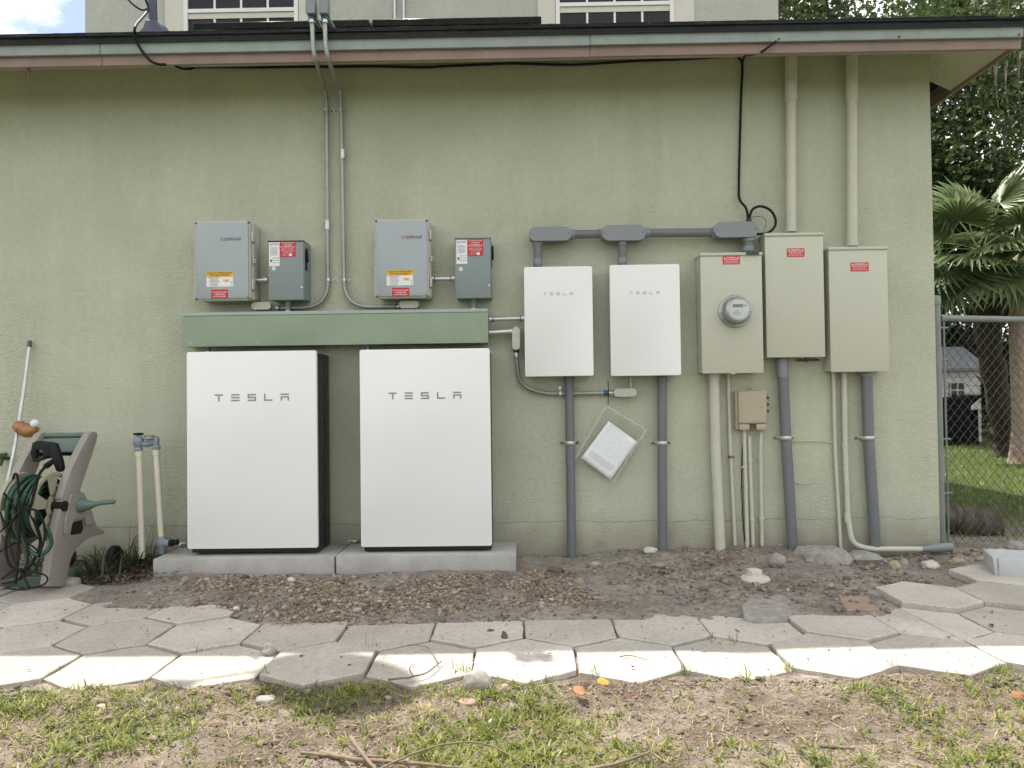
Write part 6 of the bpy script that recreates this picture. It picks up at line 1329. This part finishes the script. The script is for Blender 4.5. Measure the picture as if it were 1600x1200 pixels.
bm = B(); prism(bm, [(sx + .004, sy + .02, ez), (sx + .004, sy + .75, rzd - .03), (sx + .004, sy + 1.48, ez)], (-.03, 0, 0)); obj('gable', bm, 'shed_white', shed, smooth=0)
w0, w1 = onY(1484, 597, sy - .02), onY(1508, 622, sy - .02); bm = B(); bx2(bm, w0.x, w1.x, sy - .03, sy - .006, w1.z, w0.z); wnd = obj('window', bm, 'shed_white', shed, smooth=0)
W2, H2 = (w1.x - w0.x - .08) / 2, (w0.z - w1.z - .08) / 2
for i in range(2):
    for j in range(2):
        xx = w0.x + .025 + i * (W2 + .03); zz = w1.z + .025 + j * (H2 + .03); bm = B(); bx2(bm, xx, xx + W2, sy - .034, sy - .0305, zz, zz + H2); obj('pane', bm, 'window_glass', wnd, smooth=0)
# black tarp draped over something in front of the shed
tp = thing('black_tarp', 'black tarp draped over a heap in front of the white shed', 'tarp', (sx - .9, sy - .7, 0)); Yt = sy - .8; cs = [(1466, 700), (1466, 628), (1478, 622), (1505, 621), (1540, 617), (1530, 624), (1518, 634), (1516, 660), (1531, 640), (1532, 700)]
bm = B(); n_ = 14; base = [onY(x_, y_, Yt) for x_, y_ in cs]; vs = []
prism(bm, base, (0, .6, 0), .02, 2)
for v in bm.verts: v.co += Vector((mnoise.noise(v.co * 3), mnoise.noise(v.co * 3 + Vector((5, 0, 0))), .4 * mnoise.noise(v.co * 4))) * .06
obj('cover', bm, 'tarp_black', tp, smooth=50)

# ---- trees
def leaf_cloud(centres, radii, n, size, tint_fn=None):
    cs_ = np.array(centres); w = np.array(radii); pick = RNG.choice(len(cs_), n, p=(w ** 2) / (w ** 2).sum()); d = RNG.normal(size=(n, 3)); d /= np.linalg.norm(d, axis=1)[:, None]
    r = RNG.random(n) ** .45; return cs_[pick] + d * (r * w[pick])[:, None] * np.array([1, 1, .75]), pick
def leaf_mesh(name, P, size, m, tint, parent, droop=.3):
    n = len(P); R_ = rotm(n); L = size * RNG.uniform(.6, 1.3, n); W = L * RNG.uniform(.45, .7, n)
    a = R_[:, :, 0]; b = R_[:, :, 1]; c = R_[:, :, 2]
    V = np.stack([P - a * L[:, None] / 2, P + b * W[:, None] / 2 + c * (L * .08)[:, None], P + a * L[:, None] / 2 - np.array([0, 0, 1]) * (L * droop * .3)[:, None], P - b * W[:, None] / 2 + c * (L * .08)[:, None]], 1).reshape(-1, 3)
    k = np.arange(n) * 4; Fc = np.stack([k, k + 1, k + 2, k + 3], 1); return quads(name, V.tolist(), Fc.tolist(), m, tint, parent)
def tree(name, lab, base, crown, R_, n, leafsize, trunk_r, m_leaf='oak_leaf', m_bark='bark_dark', ncl=34, flat=.7, lean=None, moss=0, zmin=0.):
    base = Vector(base); cr_ = Vector(crown); t = thing(name, lab, 'tree', tuple(base), 'trees behind the house')
    cen, rad_ = [], []
    for i in range(ncl):
        d = Vector((random.gauss(0, 1), random.gauss(0, 1), random.gauss(0, 1))).normalized() * (random.random() ** .4); p = cr_ + Vector((d.x * R_, d.y * R_, d.z * R_ * flat))
        cen.append(p); rad_.append(R_ * random.uniform(.18, .34))
    top = cr_ + Vector((0, 0, -R_ * .2)); mid = base.lerp(top, .55) + (Vector(lean) if lean else Vector((random.uniform(-.3, .3), random.uniform(-.3, .3), 0)))
    bm = B(); P = cat_rom([base + Vector((0, 0, -.1)), base.lerp(mid, .15) , mid, top], 6); N_ = len(P); tube(bm, P, [trunk_r * (1.25 if i == 0 else 1) * (1 - .6 * i / N_) for i in range(N_)], 14)
    for v in bm.verts: v.co += Vector((mnoise.noise(v.co * 5), mnoise.noise(v.co * 5 + Vector((5, 0, 0))), 0)) * trunk_r * .12
    obj('trunk', bm, m_bark, t, smooth=60)
    for i in range(0, ncl, 3):
        st = P[int(N_ * random.uniform(.5, .95))]; e = cen[i]; bm = B(); tube(bm, cat_rom([st, st.lerp(e, .5) + Vector((random.uniform(-.3, .3), random.uniform(-.3, .3), random.uniform(0, .5))), e], 4), [trunk_r * .3 * (1 - .8 * k_ / 8) for k_ in range(9)], 6); obj('limb', bm, 'bark_dark', t, smooth=60)
    Pn, pick = leaf_cloud([c_[:] for c_ in cen], rad_, n, leafsize); Pn = Pn[Pn[:, 2] > zmin]; pick = pick[:len(Pn)]
    ctn = RNG.random(ncl); leaf_mesh('crown', Pn, leafsize, m_leaf, np.clip(.25 + .5 * RNG.random(len(Pn)) * 1.0 + .25 * (ctn[pick] - .5), 0, 1), t)['kind'] = 'stuff'
    if moss:
        for q in range(moss):
            c_ = cen[(q * 7) % ncl]; V, Fq = [], []
            for s_ in range(26):
                p = c_ + Vector((random.gauss(0, .35), random.gauss(0, .35), random.uniform(-.6, .1))); L_ = random.uniform(.4, 1.3); w_ = random.uniform(.012, .03); a_ = random.uniform(0, 3.1); k_ = len(V)
                for j in range(5):
                    tt = j / 4; off = Vector((math.sin(tt * 5 + s_) * .03, math.cos(tt * 4 + s_) * .03, -tt * L_)); V += [tuple(p + off - Vector((math.cos(a_), math.sin(a_), 0)) * w_ * (1 - .6 * tt)), tuple(p + off + Vector((math.cos(a_), math.sin(a_), 0)) * w_ * (1 - .6 * tt))]
                Fq += [(k_ + 2 * j, k_ + 2 * j + 1, k_ + 2 * j + 3, k_ + 2 * j + 2) for j in range(4)]
            quads('hanging_moss', V, Fq, 'moss', [random.random() for _ in Fq], t)['kind'] = 'stuff'
    return t
tb = onZ(1594, 722, 0)
tree('oak_tree', 'oak with a pale mottled trunk at the right edge behind the fence', (tb.x, tb.y, 0), (tb.x + 2.2, tb.y + .8, 6.8), 3.3, 9000, .13, .15, m_bark='bark_light', ncl=36, lean=(-.75, .0, 0), moss=5)
tree('oak_tree', 'dark dense oak standing behind the white shed', (9.6, 13.6, 0), (9.4, 13.5, 6.2), 4.3, 26000, .17, .26, ncl=46, moss=6, flat=.85, zmin=1.2)
tree('oak_tree', 'tall oak showing above the right end of the roof', (6.6, 16, 0), (6.6, 16, 9.4), 4.4, 16000, .17, .3, ncl=40)
tree('oak_tree', 'far oak at the right edge rising over the palm', (14.2, 15.5, 0), (13.8, 15.0, 7.6), 4.8, 22000, .18, .28, ncl=44, moss=5, flat=.9)
# understorey shrubs closing the view behind the shed
for i, (x_, y_, r_) in enumerate(((7.6, 13.2, 1.7), (9.9, 14.9, 2.1), (12.4, 13.4, 1.9), (14.6, 12.6, 1.9), (11.2, 17.5, 2.4))):
    t = thing('shrub', ('low dark shrub left of the white shed', 'tall dark shrub right behind the shed roof', 'dark shrub right of the white shed', 'dark shrub behind the pale mottled trunk', 'far dark shrub deep behind the shed')[i], 'shrub', (x_, y_, 0), 'shrubs in the back yard')
    cen = [(x_ + random.uniform(-1, 1) * r_ * .8, y_ + random.uniform(-.6, .6) * r_, random.uniform(.2, 1.0) * r_ * 1.15) for _ in range(16)]; Pn, pick = leaf_cloud(cen, [r_ * random.uniform(.25, .42) for _ in cen], 7000, .15)
    leaf_mesh('foliage', Pn[Pn[:, 2] > .02], .15, 'shrub_leaf', RNG.random((Pn[:, 2] > .02).sum()), t)['kind'] = 'stuff'
    for k_ in range(4):
        bm = B(); e = cen[k_]; tube(bm, [(x_ + .1 * k_, y_, 0), ((x_ + e[0]) / 2, (y_ + e[1]) / 2, e[2] * .6), e], [.04, .03, .012], 6); obj('stem', bm, 'bark_dark', t)
Pn, pick = leaf_cloud([(x_, 21 + 2 * math.sin(x_), random.uniform(1, 6.5)) for x_ in np.arange(5, 42, .6)], [random.uniform(1.3, 2.2) for _ in np.arange(5, 42, .6)], 44000, .25); Pn = Pn[Pn[:, 2] > 0]
put(leaf_mesh('distant_wood', Pn, .26, 'shrub_leaf', RNG.random(len(Pn)), None), 'stuff', 'dark belt of distant woodland closing the back yard')
# cabbage palm
pb = onY(1570, 702, 7.0); pt = onY(1530, 395, 6.4); palm = thing('cabbage_palm', 'fan palm with leaning dark trunk behind the fence', 'palm tree', (pb.x, pb.y, 0))
bm = B(); P = cat_rom([Vector((pb.x + .02, pb.y, -.05)), Vector((pb.x, pb.y, .4)), pb.lerp(pt, .55) + Vector((-.03, 0, 0)), pt], 7); tube(bm, P, [.17 + .02 * math.sin(i * 2.2) for i in range(len(P))], 14); obj('trunk', bm, 'bark_dark', palm, smooth=60)
for i in range(30):
    q = P[3 + int(i * (len(P) - 4) / 30)]; a_ = i * 2.4; d = Vector((math.cos(a_), math.sin(a_), 0)); bm = B(); prism(bm, [q + d * .15 + Vector((-d.y, d.x, 0)) * .05, q + d * .15 - Vector((-d.y, d.x, 0)) * .05, q + d * .26 - Vector((-d.y, d.x, 0)) * .02 + Vector((0, 0, .14)), q + d * .26 + Vector((-d.y, d.x, 0)) * .02 + Vector((0, 0, .14))], d * .02); obj('leaf_boot', bm, 'bark_dark', palm, smooth=0)
def frond(seed, Rf):
    rr = random.Random(seed); V, Fq, T = [], [], []; nseg = 38
    for i in range(nseg):
        a_ = rad(-128 + 256 * i / (nseg - 1)) ; L_ = Rf * (.72 + .28 * math.cos(a_ * .6)) * rr.uniform(.9, 1.05); d = Vector((math.cos(a_), math.sin(a_), 0)); s_ = Vector((-d.y, d.x, 0)); k_ = len(V); ns = 6; tv = rr.random()
        for j in range(ns + 1):
            t = j / ns; w_ = Rf * .05 * (.25 + 1.6 * t if t < .45 else (1 - t) / .55 * .97) + .001; z = -.06 * abs(a_) * t - .42 * Rf * max(0, t - .45) ** 1.6 * rr.uniform(.9, 1.7) + .10 * Rf * t * math.cos(a_); fold = .35 * w_
            p = d * (L_ * t); V += [tuple(p - s_ * w_ + Vector((0, 0, z + fold))), tuple(p + Vector((0, 0, z))), tuple(p + s_ * w_ + Vector((0, 0, z + fold)))]
        for j in range(ns):
            for c_ in (0, 1): Fq.append((k_ + 3 * j + c_, k_ + 3 * j + c_ + 1, k_ + 3 * j + 4 + c_, k_ + 3 * j + 3 + c_)); T.append(min(1, max(0, .35 + .5 * tv)))
    k_ = len(V)
    for j in range(5):   # petiole
        t = j / 4; V += [(-Rf * .8 * (1 - t), -.012, -.08 * Rf * (1 - t) ** 2), (-Rf * .8 * (1 - t), .012, -.08 * Rf * (1 - t) ** 2)]
    for j in range(4): Fq.append((k_ + 2 * j, k_ + 2 * j + 1, k_ + 2 * j + 3, k_ + 2 * j + 2)); T.append(.6)
    me = bpy.data.meshes.new('frond'); me.from_pydata(V, [], Fq); at_ = me.attributes.new('tint', 'FLOAT', 'FACE'); at_.data.foreach_set('value', np.array(T, dtype=np.float32)); me.materials.append(M['palm_leaf']); return me
FR = [frond(s_, .85) for s_ in (1, 2, 3)]
hd = pt + Vector((0, 0, .12)); rf = random.Random(5)
spec = [(-100, -42), (-62, -50), (-135, -48), (-20, -20), (-170, -32), (20, -5), (60, 12), (110, 10), (150, 5), (-85, 15), (-40, 25), (-150, 20), (90, 50), (0, 55), (180, 45)]
spec += [(-90, -8), (-120, -20), (-65, -22)]
for i, (az, el) in enumerate(spec):
    az = rad(az + rf.uniform(-10, 10)); el = rad(el + rf.uniform(-6, 6)); o = bpy.data.objects.new('frond', FR[i % 3]); COL.objects.link(o); o.parent = palm
    Rm_ = Matrix.Rotation(az, 3, 'Z') @ Matrix.Rotation(-el, 3, 'Y') @ Matrix.Rotation(rf.uniform(-.4, .4), 3, 'X'); dirv = Rm_ @ Vector((1, 0, 0)); o.matrix_local = Matrix.Translation(hd + dirv * (.85 * .8 + .05) - palm.location) @ Rm_.to_4x4()
bpy.context.view_layer.update()
